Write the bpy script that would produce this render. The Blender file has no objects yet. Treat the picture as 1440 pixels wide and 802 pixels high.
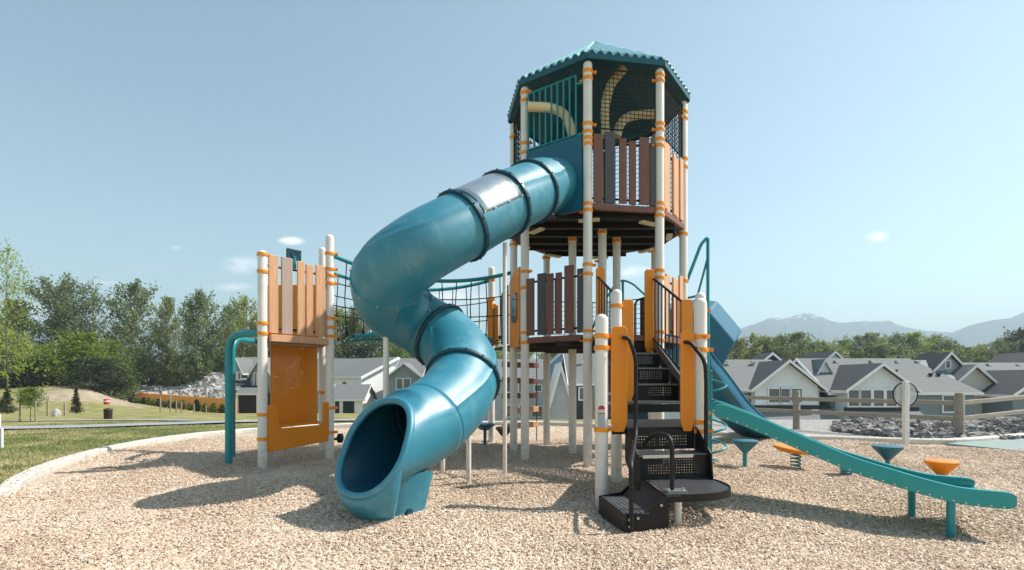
import bpy, math, random
import numpy as np
from mathutils import Vector, noise as mnoise
random.seed(7); RNG=np.random.default_rng(11)
SC=bpy.context.scene; COL=SC.collection
R=math.radians; pi=math.pi
# ------------------------------------------------------------------ helpers
F_,H_,E_=730.0,535.0,1.206          # lens in photo pixels, horizon row, eye height
def P(px,py,Y): return Vector(((px-720)/F_*Y, Y, E_+(H_-py)/F_*Y))
def X(px,Y): return (px-720)/F_*Y
def Z(py,Y): return E_+(H_-py)/F_*Y
WL={}
def tag(o,label=None,cat=None,group=None,kind=None):
    if label: o['label']=label
    if cat: o['category']=cat
    if group: o['group']=group
    if kind: o['kind']=kind
    return o
def thing(name,loc,label,cat,group=None,parent=None):
    o=bpy.data.objects.new(name,None); COL.objects.link(o); o.empty_display_size=.2
    loc=Vector(loc); WL[o]=loc.copy()
    if parent: o.parent=parent; loc=loc-WL[parent]
    o.location=loc
    return tag(o,label,cat,group)
def link_mesh(name,me,mat,parent=None,loc=(0,0,0)):
    o=bpy.data.objects.new(name,me); COL.objects.link(o)
    loc=Vector(loc); WL[o]=loc.copy()
    if parent: o.parent=parent; loc=loc-WL[parent]
    o.location=loc
    if mat and not me.materials: me.materials.append(mat)
    return o
class MB:
    def __init__(s): s.v=[]; s.f=[]
    def add(s,vs,fs):
        b=len(s.v); s.v+=[tuple(v) for v in vs]; s.f+=[tuple(b+i for i in f) for f in fs]; return s
    def box(s,c,sx,sy,sz,ax=(1,0,0),up=(0,0,1)):
        ax=Vector(ax).normalized(); up=Vector(up); ay=up.cross(ax).normalized(); az=ax.cross(ay)
        c=Vector(c); vs=[c+ax*(i*sx/2)+ay*(j*sy/2)+az*(k*sz/2) for i in(-1,1) for j in(-1,1) for k in(-1,1)]
        return s.add(vs,[(0,1,3,2),(4,6,7,5),(0,4,5,1),(2,3,7,6),(0,2,6,4),(1,5,7,3)])
    def tube(s,pts,r,seg=10,caps=True,closed=False):
        pts=[Vector(p) for p in pts]; n=len(pts)
        rr=r if isinstance(r,(list,tuple)) else [r]*n
        ts=[]
        for i in range(n):
            a=pts[(i-1)%n] if (i>0 or closed) else pts[i]; b=pts[(i+1)%n] if (i<n-1 or closed) else pts[i]
            ts.append((b-a).normalized())
        u=ts[0].orthogonal().normalized(); rings=[]
        for i in range(n):
            u=(u-ts[i]*u.dot(ts[i]))
            if u.length<1e-6: u=ts[i].orthogonal()
            u.normalize(); w=ts[i].cross(u)
            rings.append([pts[i]+(u*math.cos(2*pi*k/seg)+w*math.sin(2*pi*k/seg))*rr[i] for k in range(seg)])
        vs=[v for rg in rings for v in rg]; fs=[]
        for i in range(n if closed else n-1):
            j=(i+1)%n
            for k in range(seg):
                l=(k+1)%seg; fs.append((i*seg+k,i*seg+l,j*seg+l,j*seg+k))
        if caps and not closed:
            fs.append(tuple(range(seg-1,-1,-1))); fs.append(tuple((n-1)*seg+k for k in range(seg)))
        return s.add(vs,fs)
    def lathe(s,prof,c=(0,0,0),seg=20,axis=None):
        c=Vector(c); ax=Vector(axis or (0,0,1)).normalized(); u=ax.orthogonal().normalized(); w=ax.cross(u)
        n=len(prof); vs=[c+ax*z+(u*math.cos(2*pi*k/seg)+w*math.sin(2*pi*k/seg))*r for r,z in prof for k in range(seg)]; fs=[]
        for i in range(n-1):
            for k in range(seg):
                l=(k+1)%seg; fs.append((i*seg+k,i*seg+l,(i+1)*seg+l,(i+1)*seg+k))
        if prof[0][0]>1e-5: fs.append(tuple(range(seg-1,-1,-1)))
        if prof[-1][0]>1e-5: fs.append(tuple((n-1)*seg+k for k in range(seg)))
        return s.add(vs,fs)
    def prism(s,poly,d):
        d=Vector(d); poly=[Vector(p) for p in poly]; n=len(poly)
        fs=[tuple(range(n-1,-1,-1)),tuple(range(n,2*n))]+[(i,(i+1)%n,n+(i+1)%n,n+i) for i in range(n)]
        return s.add(poly+[p+d for p in poly],fs)
    def perf(s,p0,du,dv,nu,nv,hole=.55,ok=None,hk=None,seg=8):
        """sheet of nu x nv cells, each pierced by a round hole; ok(i,j) keeps the cell, hk(i,j) says it is pierced"""
        p0,du,dv=Vector(p0),Vector(du)/nu,Vector(dv)/nv
        for i in range(nu):
            for j in range(nv):
                if ok and not ok(i,j): continue
                o=p0+du*i+dv*j
                if hk and not hk(i,j): s.add([o,o+du,o+du+dv,o+dv],[(0,1,2,3)]); continue
                oc=[(0,0),(.5,0),(1,0),(1,.5),(1,1),(.5,1),(0,1),(0,.5)]
                vs=[o+du*a+dv*b for a,b in oc]
                vs+=[o+du*(.5+hole/2*math.cos(t))+dv*(.5+hole/2*math.sin(t)) for t in [(-3+k)*pi/4 for k in range(8)]]
                s.add(vs,[(k,(k+1)%8,8+(k+1)%8,8+k) for k in range(8)])
        return s
    def build(s,name,mat,parent=None,smooth=38,bevel=None,solid=None,sub=None,weld=False):
        a=np.array(s.v,dtype=float); lo,hi=a.min(0),a.max(0); c=(lo+hi)/2; c[2]=lo[2]
        me=bpy.data.meshes.new(name); me.from_pydata((a-c).tolist(),[],s.f)
        if smooth is not None:
            me.polygons.foreach_set('use_smooth',[True]*len(me.polygons)); me.set_sharp_from_angle(angle=R(smooth))
        me.update()
        o=link_mesh(name,me,mat,parent,c)
        if weld: m=o.modifiers.new('w','WELD'); m.merge_threshold=.0005
        if solid: m=o.modifiers.new('s','SOLIDIFY'); m.thickness=solid; m.offset=0
        if sub: m=o.modifiers.new('u','SUBSURF'); m.levels=m.render_levels=sub
        if bevel: m=o.modifiers.new('b','BEVEL'); m.width=bevel; m.segments=2; m.limit_method='ANGLE'
        return o
def copy_tree(o,parent=None,label=None):
    c=o.copy(); COL.objects.link(c); WL[c]=WL[o].copy()
    if parent: c.parent=parent
    for ch in list(o.children): copy_tree(ch,c)
    if label: c['label']=label
    return c
def spline(ps,n=8):
    ps=[Vector(p) for p in ps]; out=[]
    for i in range(len(ps)-1):
        a=ps[i-1] if i>0 else ps[i]*2-ps[i+1]; b,c=ps[i],ps[i+1]; d=ps[i+2] if i+2<len(ps) else c*2-b
        for k in range(n):
            t=k/n; out.append(.5*((2*b)+(c-a)*t+(2*a-5*b+4*c-d)*t*t+(-a+3*b-3*c+d)*t**3))
    out.append(ps[-1]); return out
def bend(ps,r=.08,n=5):
    """polyline with rounded corners"""
    ps=[Vector(p) for p in ps]; out=[ps[0]]
    for i in range(1,len(ps)-1):
        a,b,c=ps[i-1],ps[i],ps[i+1]; d1=(a-b); d2=(c-b); rr=min(r,d1.length*.45,d2.length*.45)
        p,q=b+d1.normalized()*rr,b+d2.normalized()*rr
        for k in range(n+1):
            t=k/n; out.append(p*(1-t)**2+b*2*t*(1-t)+q*t*t)
    out.append(ps[-1]); return out
# ------------------------------------------------------------------ materials
def srgb(r,g,b):
    f=lambda c:(c/255/12.92) if c<=10 else ((c/255+.055)/1.055)**2.4
    return (f(r),f(g),f(b),1)
def newmat(name):
    m=bpy.data.materials.new(name); m.use_nodes=True; nt=m.node_tree; return m,nt,nt.nodes['Principled BSDF']
def N(nt,t,**k):
    n=nt.nodes.new(t)
    for a,b in k.items(): setattr(n,a,b)
    return n
def ramp(nt,src,stops):
    r=N(nt,'ShaderNodeValToRGB'); el=r.color_ramp.elements
    while len(el)<len(stops): el.new(.5)
    for e,(p,c) in zip(el,stops): e.position=p; e.color=c if len(c)==4 else (*c,1)
    nt.links.new(src,r.inputs[0]); return r.outputs[0]
def ntex(nt,scale,detail=4,rough=.55,co='Object',stretch=None):
    tc=N(nt,'ShaderNodeTexCoord'); n=N(nt,'ShaderNodeTexNoise'); n.inputs['Scale'].default_value=scale
    n.inputs['Detail'].default_value=detail; n.inputs['Roughness'].default_value=rough
    src=tc.outputs[co]
    if stretch:
        mp=N(nt,'ShaderNodeMapping'); mp.inputs['Scale'].default_value=stretch; nt.links.new(src,mp.inputs[0]); src=mp.outputs[0]
    nt.links.new(src,n.inputs['Vector']); return n.outputs[0]
def bump(nt,b,h,s,d=.01):
    n=N(nt,'ShaderNodeBump'); n.inputs['Strength'].default_value=s; n.inputs['Distance'].default_value=d
    nt.links.new(h,n.inputs['Height']); nt.links.new(n.outputs[0],b.inputs['Normal']); return n
def paint(name,rgb,rough=.4,var=.12,scale=3,bmp=0,bscale=60,metal=0,spec=.5,stretch=None,dirt=None):
    m,nt,b=newmat(name); c=rgb if len(rgb)==4 else (*rgb,1)
    n=ntex(nt,scale,5,.6,stretch=stretch)
    lo=tuple(x*(1-var) for x in c[:3]); hi=tuple(min(1,x*(1+var)) for x in c[:3])
    colr=ramp(nt,n,[(.3,lo),(.7,hi)])
    if dirt:
        n2=ntex(nt,scale*2.3,6,.7); f=ramp(nt,n2,[(.52,(0,0,0)),(.75,(dirt[1],)*3)])
        mx=N(nt,'ShaderNodeMix',data_type='RGBA'); nt.links.new(f,mx.inputs[0]); nt.links.new(colr,mx.inputs[6]); mx.inputs[7].default_value=(*dirt[0],1); colr=mx.outputs[2]
    nt.links.new(colr,b.inputs['Base Color'])
    r2=ntex(nt,scale*4,3); rr=N(nt,'ShaderNodeMapRange'); rr.inputs[3].default_value=rough*.8; rr.inputs[4].default_value=min(1,rough*1.25)
    nt.links.new(r2,rr.inputs[0]); nt.links.new(rr.outputs[0],b.inputs['Roughness'])
    b.inputs['Metallic'].default_value=metal; b.inputs['Specular IOR Level'].default_value=spec
    if bmp: bump(nt,b,ntex(nt,bscale,3,.6,stretch=stretch),bmp,.004)
    return m
M={}
M['post']=paint('cream_powder_coat',srgb(232,223,214),.38,.04,2.5,.05,90,dirt=(srgb(196,184,166)[:3],.35))
def grime(m,h,colr):
    nt=m.node_tree; b=nt.nodes['Principled BSDF']; src=b.inputs['Base Color'].links[0].from_socket
    tc=N(nt,'ShaderNodeTexCoord'); sp=N(nt,'ShaderNodeSeparateXYZ'); nt.links.new(tc.outputs['Object'],sp.inputs[0])
    mr=N(nt,'ShaderNodeMapRange'); mr.inputs[1].default_value=.08; mr.inputs[2].default_value=h; mr.inputs[3].default_value=1; mr.inputs[4].default_value=0; nt.links.new(sp.outputs['Z'],mr.inputs[0])
    mu=N(nt,'ShaderNodeMath',operation='MULTIPLY'); nt.links.new(mr.outputs[0],mu.inputs[0]); nt.links.new(ramp(nt,ntex(nt,14,5,.7),[(.35,(0,0,0)),(.7,(.75,)*3)]),mu.inputs[1])
    mx=N(nt,'ShaderNodeMix',data_type='RGBA'); nt.links.new(mu.outputs[0],mx.inputs[0]); nt.links.new(src,mx.inputs[6]); mx.inputs[7].default_value=colr; nt.links.new(mx.outputs[2],b.inputs['Base Color'])
grime(M['post'],.5,srgb(150,126,102))
M['orange']=paint('orange_plastic_sheet',srgb(230,134,6),.42,.05,2,.05,120)
M['clamp']=paint('orange_powder_coat',srgb(244,148,20),.4,.08,9)
M['slat']=paint('brown_recycled_lumber',srgb(212,160,120),.62,.16,6,.25,14,stretch=(6,6,.5))
M['slatgrey']=paint('grey_brown_recycled_lumber',srgb(176,152,138),.62,.10,6,.25,14,stretch=(6,6,.5))
M['slatdark']=paint('shaded_grey_lumber',srgb(84,78,82),.6,.1,6,.25,14,stretch=(6,6,.5))  # grey slat colour with shade painted in, for faces turned from the sun
M['slatbrown']=paint('brown_and_shaded_lumber',srgb(122,80,66),.6,.1,6,.25,14,stretch=(6,6,.5))  # slat colour with shade painted in; plain brown on boards and planks
M['teal']=paint('teal_powder_coat',srgb(24,136,144),.36,.06,5,.04,90)
M['tealslide']=paint('teal_moulded_plastic',srgb(28,144,144),.34,.06,2,.04,50,dirt=(srgb(70,160,156)[:3],.3))
M['tube']=paint('blue_moulded_plastic',srgb(30,122,144),.46,.10,1.6,.06,40,spec=1.0,dirt=(srgb(130,176,182)[:3],.38))
_b=M['tube'].node_tree.nodes['Principled BSDF']; _b.inputs['Sheen Weight'].default_value=.04; _b.inputs['Sheen Roughness'].default_value=.35
M['tubeshade']=paint('shade_darkened_blue_plastic',srgb(8,64,84),.4,.08,2)  # same plastic, darkened to paint the shade inside the tube
M['tubedark']=paint('dark_blue_flange_plastic',srgb(12,62,78),.42,.06,4)
M['navy']=paint('deep_blue_sheet_plastic',srgb(14,92,118),.4,.06,2,.03,60)
M['roof']=paint('glare_paled_roof_sheet',srgb(140,190,200),.42,.07,3,.04,50,spec=1.0)  # teal lightened so the sun glare sits in the colour
M['fascia']=paint('dark_teal_fascia',srgb(20,84,100),.45,.06,3)
M['black']=paint('black_coated_steel',srgb(24,22,22),.5,.15,8,.1,160,spec=.35)
M['darksteel']=paint('brown_black_coated_steel',srgb(52,46,42),.5,.1,6)
M['grate']=paint('glint_grey_grating',srgb(78,78,80),.36,.15,8,.1,160,spec=.6)  # black steel lightened so the sun glint sits in its colour
M['net']=paint('black_net_cord',srgb(24,26,27),.7,.1,20)
M['tan']=paint('tan_powder_coat',srgb(226,202,158),.42,.05,4)
M['rope']=paint('dark_climbing_rope',srgb(40,36,34),.8,.2,40)
M['steel']=paint('brushed_steel_sheet',srgb(200,204,206),.28,.08,3,.15,30,metal=.9)
M['bolt']=paint('zinc_bolt',srgb(190,190,186),.35,.05,20,metal=.8)
M['concrete']=paint('pale_concrete',srgb(205,198,188),.85,.10,5,.35,70,dirt=(srgb(150,142,130)[:3],.5))
M['asphalt']=paint('grey_path_asphalt',srgb(150,150,154),.9,.1,3,.3,160)
M['timber']=paint('weathered_timber',srgb(150,138,124),.8,.18,4,.5,18,stretch=(1,1,6),dirt=(srgb(110,98,86)[:3],.5))
M['rail']=paint('weathered_rail_timber',srgb(158,144,128),.8,.18,4,.5,18,stretch=(1,1,6))
M['whitepost']=paint('white_painted_timber',srgb(225,222,216),.55,.05,4,.1,40)
M['turf']=paint('pale_green_rubber_paving',srgb(138,152,146),.85,.08,9,.4,140)
M['redbin']=paint('red_plastic',srgb(190,50,50),.5,.1,4)
M['darkbin']=paint('dark_brown_metal',srgb(58,42,36),.6,.2,6)
M['bark']=paint('tree_bark',srgb(96,84,72),.9,.25,9,.8,30,stretch=(3,3,.6))
M['cedar']=paint('cedar_fence_boards',srgb(236,154,66),.7,.18,3,.3,10,stretch=(6,6,.4))
M['dirt']=paint('pale_dirt',srgb(176,158,134),.95,.18,.15,.5,2)
M['rock']=paint('broken_grey_rock',srgb(168,164,158),.9,.35,1.3,.5,6)
M['darkrock']=paint('dark_grey_rock',srgb(138,133,128),.9,.6,7,.5,9)
def leafmat(name,rgb,alt,trans=.3):
    m,nt,b=newmat(name); n=ntex(nt,.55,3,.6); n2=N(nt,'ShaderNodeObjectInfo')
    c1=ramp(nt,n,[(.35,rgb),(.65,alt)])
    hs=N(nt,'ShaderNodeHueSaturation'); mr=N(nt,'ShaderNodeMapRange'); mr.inputs[3].default_value=.78; mr.inputs[4].default_value=1.22
    nt.links.new(n2.outputs['Random'],mr.inputs[0]); nt.links.new(mr.outputs[0],hs.inputs['Value']); nt.links.new(c1,hs.inputs['Color'])
    nt.links.new(hs.outputs[0],b.inputs['Base Color']); b.inputs['Roughness'].default_value=.6; b.inputs['Specular IOR Level'].default_value=.25
    tr=N(nt,'ShaderNodeBsdfTranslucent'); nt.links.new(hs.outputs[0],tr.inputs[0]); mx=N(nt,'ShaderNodeMixShader'); mx.inputs[0].default_value=trans
    out=nt.nodes['Material Output']; nt.links.new(b.outputs[0],mx.inputs[1]); nt.links.new(tr.outputs[0],mx.inputs[2]); nt.links.new(mx.outputs[0],out.inputs[0]); return m
M['leafgrey']=leafmat('grey_green_leaves',(.17,.215,.095),(.27,.32,.145),.4)
M['leafgreen']=leafmat('mid_green_leaves',(.17,.24,.055),(.27,.35,.09),.4)
M['leaflime']=leafmat('bright_spring_leaves',(.22,.30,.04),(.33,.40,.07),.45)
M['leafolive']=leafmat('olive_leaves',(.22,.25,.08),(.33,.35,.125),.4)
M['leafdark']=leafmat('dark_evergreen_needles',(.04,.055,.025),(.07,.085,.04),.15)
M['leafred']=leafmat('bronze_evergreen_needles',(.05,.04,.025),(.07,.05,.03),.1)
# wood chips (loose pieces and the bed below them)
def chipmat(name,attr):
    m,nt,b=newmat(name)
    cols=[(0,srgb(98,76,62)),(.25,srgb(164,138,116)),(.6,srgb(202,178,154)),(1,srgb(234,217,198))]
    if attr:
        a=N(nt,'ShaderNodeAttribute'); a.attribute_name='tone'; src=a.outputs['Fac']
        b.inputs['Roughness'].default_value=.85
        nt.links.new(ramp(nt,src,cols),b.inputs['Base Color'])
    else:
        tc=N(nt,'ShaderNodeTexCoord'); hs=[]
        mixv=None
        for rot,sc in ((.4,(26,70,40)),(1.9,(30,66,40))):
            mp=N(nt,'ShaderNodeMapping'); mp.inputs['Rotation'].default_value[2]=rot; mp.inputs['Scale'].default_value=sc
            nt.links.new(tc.outputs['Object'],mp.inputs[0])
            v=N(nt,'ShaderNodeTexVoronoi'); v.inputs['Scale'].default_value=1; v.inputs['Randomness'].default_value=1
            nt.links.new(mp.outputs[0],v.inputs['Vector']); hs.append(v)
        sel=ntex(nt,16,2); mx=N(nt,'ShaderNodeMix',data_type='RGBA')
        st=ramp(nt,sel,[(.47,(0,0,0)),(.53,(1,1,1))]); nt.links.new(st,mx.inputs[0])
        nt.links.new(hs[0].outputs['Color'],mx.inputs[6]); nt.links.new(hs[1].outputs['Color'],mx.inputs[7])
        sp=N(nt,'ShaderNodeSeparateColor'); nt.links.new(mx.outputs[2],sp.inputs[0])
        big=ntex(nt,.9,4,.6); ad=N(nt,'ShaderNodeMath',operation='MULTIPLY_ADD'); nt.links.new(big,ad.inputs[0]); ad.inputs[1].default_value=.5
        ms=N(nt,'ShaderNodeMath',operation='MULTIPLY_ADD'); nt.links.new(sp.outputs[0],ms.inputs[0]); ms.inputs[1].default_value=.72; ms.inputs[2].default_value=-.12
        nt.links.new(ms.outputs[0],ad.inputs[2])
        nt.links.new(ramp(nt,ad.outputs[0],cols),b.inputs['Base Color']); b.inputs['Roughness'].default_value=.9
        bump(nt,b,mx.outputs[2],.9,.02)
    return m
M['chips']=chipmat('wood_chip_bed',False); M['chip']=chipmat('loose_wood_chip',True)
# ground: weights painted per vertex choose grass, bare dirt or gravel
def groundmat():
    m,nt,b=newmat('lawn_dirt_and_gravel')
    fine=ntex(nt,14,6,.7); mid=ntex(nt,.9,5,.65); far=ntex(nt,.12,3)
    g1=ramp(nt,mid,[(.30,srgb(108,114,64)),(.48,srgb(136,132,84)),(.62,srgb(172,158,116))])
    g2=ramp(nt,fine,[(.3,(.55,.55,.5)),(.7,(1.2,1.2,1.1))])
    mg=N(nt,'ShaderNodeMix',data_type='RGBA',blend_type='MULTIPLY'); mg.inputs[0].default_value=.8; nt.links.new(g1,mg.inputs[6]); nt.links.new(g2,mg.inputs[7])
    d=ramp(nt,mid,[(.3,srgb(140,124,102)),(.7,srgb(186,170,146))])
    gv=ramp(nt,fine,[(.35,srgb(120,116,112)),(.65,srgb(182,178,172))])
    def at(n):
        a=N(nt,'ShaderNodeAttribute'); a.attribute_name=n; return a.outputs['Fac']
    m1=N(nt,'ShaderNodeMix',data_type='RGBA'); nt.links.new(at('dirt'),m1.inputs[0]); nt.links.new(mg.outputs[2],m1.inputs[6]); nt.links.new(d,m1.inputs[7])
    m2=N(nt,'ShaderNodeMix',data_type='RGBA'); nt.links.new(at('gravel'),m2.inputs[0]); nt.links.new(m1.outputs[2],m2.inputs[6]); nt.links.new(gv,m2.inputs[7])
    nt.links.new(m2.outputs[2],b.inputs['Base Color']); b.inputs['Roughness'].default_value=.95; b.inputs['Specular IOR Level'].default_value=.2
    bump(nt,b,fine,.6,.03); return m
M['ground']=groundmat()
def glassmat():
    m,nt,b=newmat('window_glass'); b.inputs['Base Color'].default_value=srgb(74,88,96); b.inputs['Roughness'].default_value=.08; b.inputs['Specular IOR Level'].default_value=.9
    bump(nt,b,ntex(nt,.8,2),.05,.02); return m
M['glass']=glassmat()
def disc():
    m,nt,b=newmat('clouded_clear_plastic'); b.inputs['Base Color'].default_value=srgb(205,208,212); b.inputs['Roughness'].default_value=.4
    t=N(nt,'ShaderNodeBsdfTransparent'); mx=N(nt,'ShaderNodeMixShader'); mx.inputs[0].default_value=.5
    nt.links.new(b.outputs[0],mx.inputs[1]); nt.links.new(t.outputs[0],mx.inputs[2]); nt.links.new(mx.outputs[0],nt.nodes['Material Output'].inputs[0]); return m
M['disc']=disc()
def siding(name,rgb): 
    m,nt,b=newmat(name); tc=N(nt,'ShaderNodeTexCoord'); w=N(nt,'ShaderNodeTexWave'); w.bands_direction='Z'; w.wave_profile='SAW'; w.inputs['Scale'].default_value=1.6; w.inputs['Distortion'].default_value=0
    nt.links.new(tc.outputs['Object'],w.inputs['Vector']); c=ramp(nt,ntex(nt,.6,4),[(.3,tuple(x*.92 for x in rgb[:3])),(.7,tuple(min(1,x*1.06) for x in rgb[:3]))])
    nt.links.new(c,b.inputs['Base Color']); b.inputs['Roughness'].default_value=.7; bump(nt,b,w.outputs['Color'],.35,.03); return m
M['w_blue']=siding('pale_blue_siding',srgb(214,223,227)); M['w_white']=siding('white_siding',srgb(242,242,240))
M['w_tan']=siding('beige_siding',srgb(196,190,180)); M['w_teal']=siding('slate_blue_siding',srgb(112,128,136)); M['w_grey']=siding('mid_grey_siding',srgb(134,142,146))
M['w_lilac']=siding('light_grey_siding',srgb(176,176,184)); M['w_dark']=siding('navy_siding',srgb(44,52,62)); M['w_sky']=siding('sky_blue_siding',srgb(140,180,204))
def shingle(name,rgb):
    m,nt,b=newmat(name); n=ntex(nt,9,6,.75,stretch=(1,1,3)); c=ramp(nt,n,[(.3,tuple(x*.75 for x in rgb[:3])),(.7,tuple(x*1.2 for x in rgb[:3]))]); nt.links.new(c,b.inputs['Base Color']); b.inputs['Roughness'].default_value=.85; 
    tc=N(nt,'ShaderNodeTexCoord'); w=N(nt,'ShaderNodeTexWave'); w.bands_direction='Z'; w.wave_profile='SAW'; w.inputs['Scale'].default_value=1.3; w.inputs['Distortion'].default_value=.6; w.inputs['Detail Scale'].default_value=3; nt.links.new(tc.outputs['Object'],w.inputs['Vector'])
    mx=N(nt,'ShaderNodeMix',data_type='RGBA',blend_type='MULTIPLY'); mx.inputs[0].default_value=1; nt.links.new(c,mx.inputs[6]); nt.links.new(ramp(nt,w.outputs['Fac'],[(.0,(.7,.7,.7)),(.2,(1,1,1))]),mx.inputs[7]); nt.links.new(mx.outputs[2],b.inputs['Base Color'])
    bump(nt,b,n,.4,.04); return m
M['r_grey']=shingle('grey_roof_shingles',srgb(118,119,118)); M['r_dark']=shingle('charcoal_roof_shingles',srgb(74,75,78)); M['trim']=paint('white_house_trim',srgb(228,228,226),.55,.03,2)
M['nearblack']=paint('near_black_surface',srgb(28,30,34),.6,.1,3)
# ------------------------------------------------------------------ terrain
def sst(a,b,x): t=np.clip((x-a)/(b-a),0,1); return t*t*(3-2*t)
def terrain(x,y):
    x=np.asarray(x,float); y=np.asarray(y,float); s=x/np.maximum(y,3.0)
    lawn=-.045*np.clip(y-11,0,29)
    kk=.0287+np.clip((s+.72)/.17,0,1)*.0433
    mid=lawn-kk*np.clip(y-40,0,50)
    left=lawn+sst(60,96,y)*(1.75+.5*np.sin(x*.07)-1.6*sst(-.86,-.72,s))
    wl=1-sst(-.82,-.725,s)
    a=left*wl+mid*(1-wl)
    right=-.22*np.clip(y-16.5,0,19.5)
    wr=sst(-.22,.06,s)
    z=a*(1-wr)+right*wr
    z=np.where(y>150,z*1.0,z)
    return z
def tz(x,y): return float(terrain(x,y))
def pit(x,y):
    x=np.asarray(x,float); y=np.asarray(y,float)
    d=-.17*np.exp(-(((x-3.9)/1.3)**2+((y-4.4)/1.0)**2))
    b=.034*np.sin(x*2.1+y*.7)*np.sin(y*1.7-x*.4)+.012*np.sin(x*5.3+1)*np.sin(y*4.7)
    return d+b*np.clip((np.hypot(x-1.4,y-8)-.0)/3,.25,1)
def pz(x,y): return float(pit(x,y))
def grid(n,near,far): t=np.linspace(-1,1,n); k=np.arcsinh(far/near); return near*np.sinh(k*t)
gx=grid(460,7,3600); gy=np.concatenate([np.linspace(-60,0,16)[:-1],np.geomspace(2,4200,430)-2])
GX,GY=np.meshgrid(gx,gy,indexing='ij')
GZ=terrain(GX,GY)-.03
# chips kerb line (photo), closed behind the camera
kerb=[(-5.19,5.34),(-5.57,5.95),(-6.03,6.77),(-6.4,7.66),(-6.69,8.72),(-6.78,9.9),(-6.6,10.9),(-6.26,11.5),(-5.93,12.06),(-4.54,13.2),(-2.4,13.85),(.77,14.0),(2.6,12.9),(4.25,11.3),(5.38,10.72),(6.93,10.12),(8.08,9.8)]
bed=kerb+[(8.9,9.4),(9.3,8.3),(9.6,6),(9.4,3),(8,0),(5,-2.5),(1,-3.4),(-2,-2.8),(-4.0,-.5),(-4.75,2.2),(-4.95,4)]
bs=spline([(x,y,0) for x,y in bed]+[(bed[0][0],bed[0][1],0)],6)[:-1]
bp=np.array([(p.x,p.y) for p in bs])
cen=np.array([1.2,6.2]); ang=np.arctan2(bp[:,1]-cen[1],bp[:,0]-cen[0]); rad=np.hypot(bp[:,0]-cen[0],bp[:,1]-cen[1]); od=np.argsort(ang)
def inpit(x,y):
    a=np.arctan2(np.asarray(y)-cen[1],np.asarray(x)-cen[0]); r=np.hypot(np.asarray(x)-cen[0],np.asarray(y)-cen[1])
    return np.interp(a,ang[od],rad[od],period=2*pi)-r
ins=inpit(GX,GY)
GZ=np.where(ins>.1,-.45,GZ)
rough=np.random.default_rng(3).normal(0,1,GX.shape)
GZ+=np.where((GY>55)&(GX/np.maximum(GY,3)<-.5)&(ins<0),rough*.06,0)
def mesh_grid(name,XX,YY,ZZ,mat):
    n,m=XX.shape; me=bpy.data.meshes.new(name)
    co=np.stack([XX,YY,ZZ],-1).reshape(-1,3); idx=np.arange(n*m).reshape(n,m)
    q=np.stack([idx[:-1,:-1],idx[1:,:-1],idx[1:,1:],idx[:-1,1:]],-1).reshape(-1,4)
    me.vertices.add(n*m); me.vertices.foreach_set('co',co.ravel()); me.loops.add(q.size); me.loops.foreach_set('vertex_index',q.ravel())
    me.polygons.add(len(q)); me.polygons.foreach_set('loop_start',np.arange(0,q.size,4)); me.polygons.foreach_set('use_smooth',np.ones(len(q),bool))
    me.update(calc_edges=True); me.validate(); return link_mesh(name,me,mat),me
ground,gme=mesh_grid('ground',GX,GY,GZ,M['ground']); tag(ground,kind='structure')
S=GX/np.maximum(GY,3)
dirt=sst(58,64,GY)*(1-sst(-.735,-.70,S))*sst(-.96,-.86,S+.03*np.sin(GY*.3)+.0*GX)
dirt=np.maximum(dirt,.9*sst(.0,.15,S)*sst(15.5,19,GY))
grav=sst(.2,.3,S)*sst(8.5,9,GY)*(1-sst(20,24,GY))
for nm,arr in (('dirt',dirt),('gravel',grav)):
    at=gme.attributes.new(nm,'FLOAT','POINT'); at.data.foreach_set('value',arr.astype(np.float32).ravel())
# bed of chips: polar sheet out to the kerb
nr=150; na=360; th=np.linspace(-pi,pi,na+1); rr=np.interp(th,ang[od],rad[od],period=2*pi)-.02
u=np.linspace(0.0005,1,nr)[:,None]; BX=cen[0]+u*rr*np.cos(th); BY=cen[1]+u*rr*np.sin(th)
BZ=pit(BX,BY)*np.clip((1-u)*9,0,1)+RNG.normal(0,.006,BX.shape)*(u<.995); BZ[:,-1]=BZ[:,0]; BX[:,-1]=BX[:,0]; BY[:,-1]=BY[:,0]
bedo,_=mesh_grid('wood_chip_ground',BX,BY,BZ-.004,M['chips']); tag(bedo,kind='structure')
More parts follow.
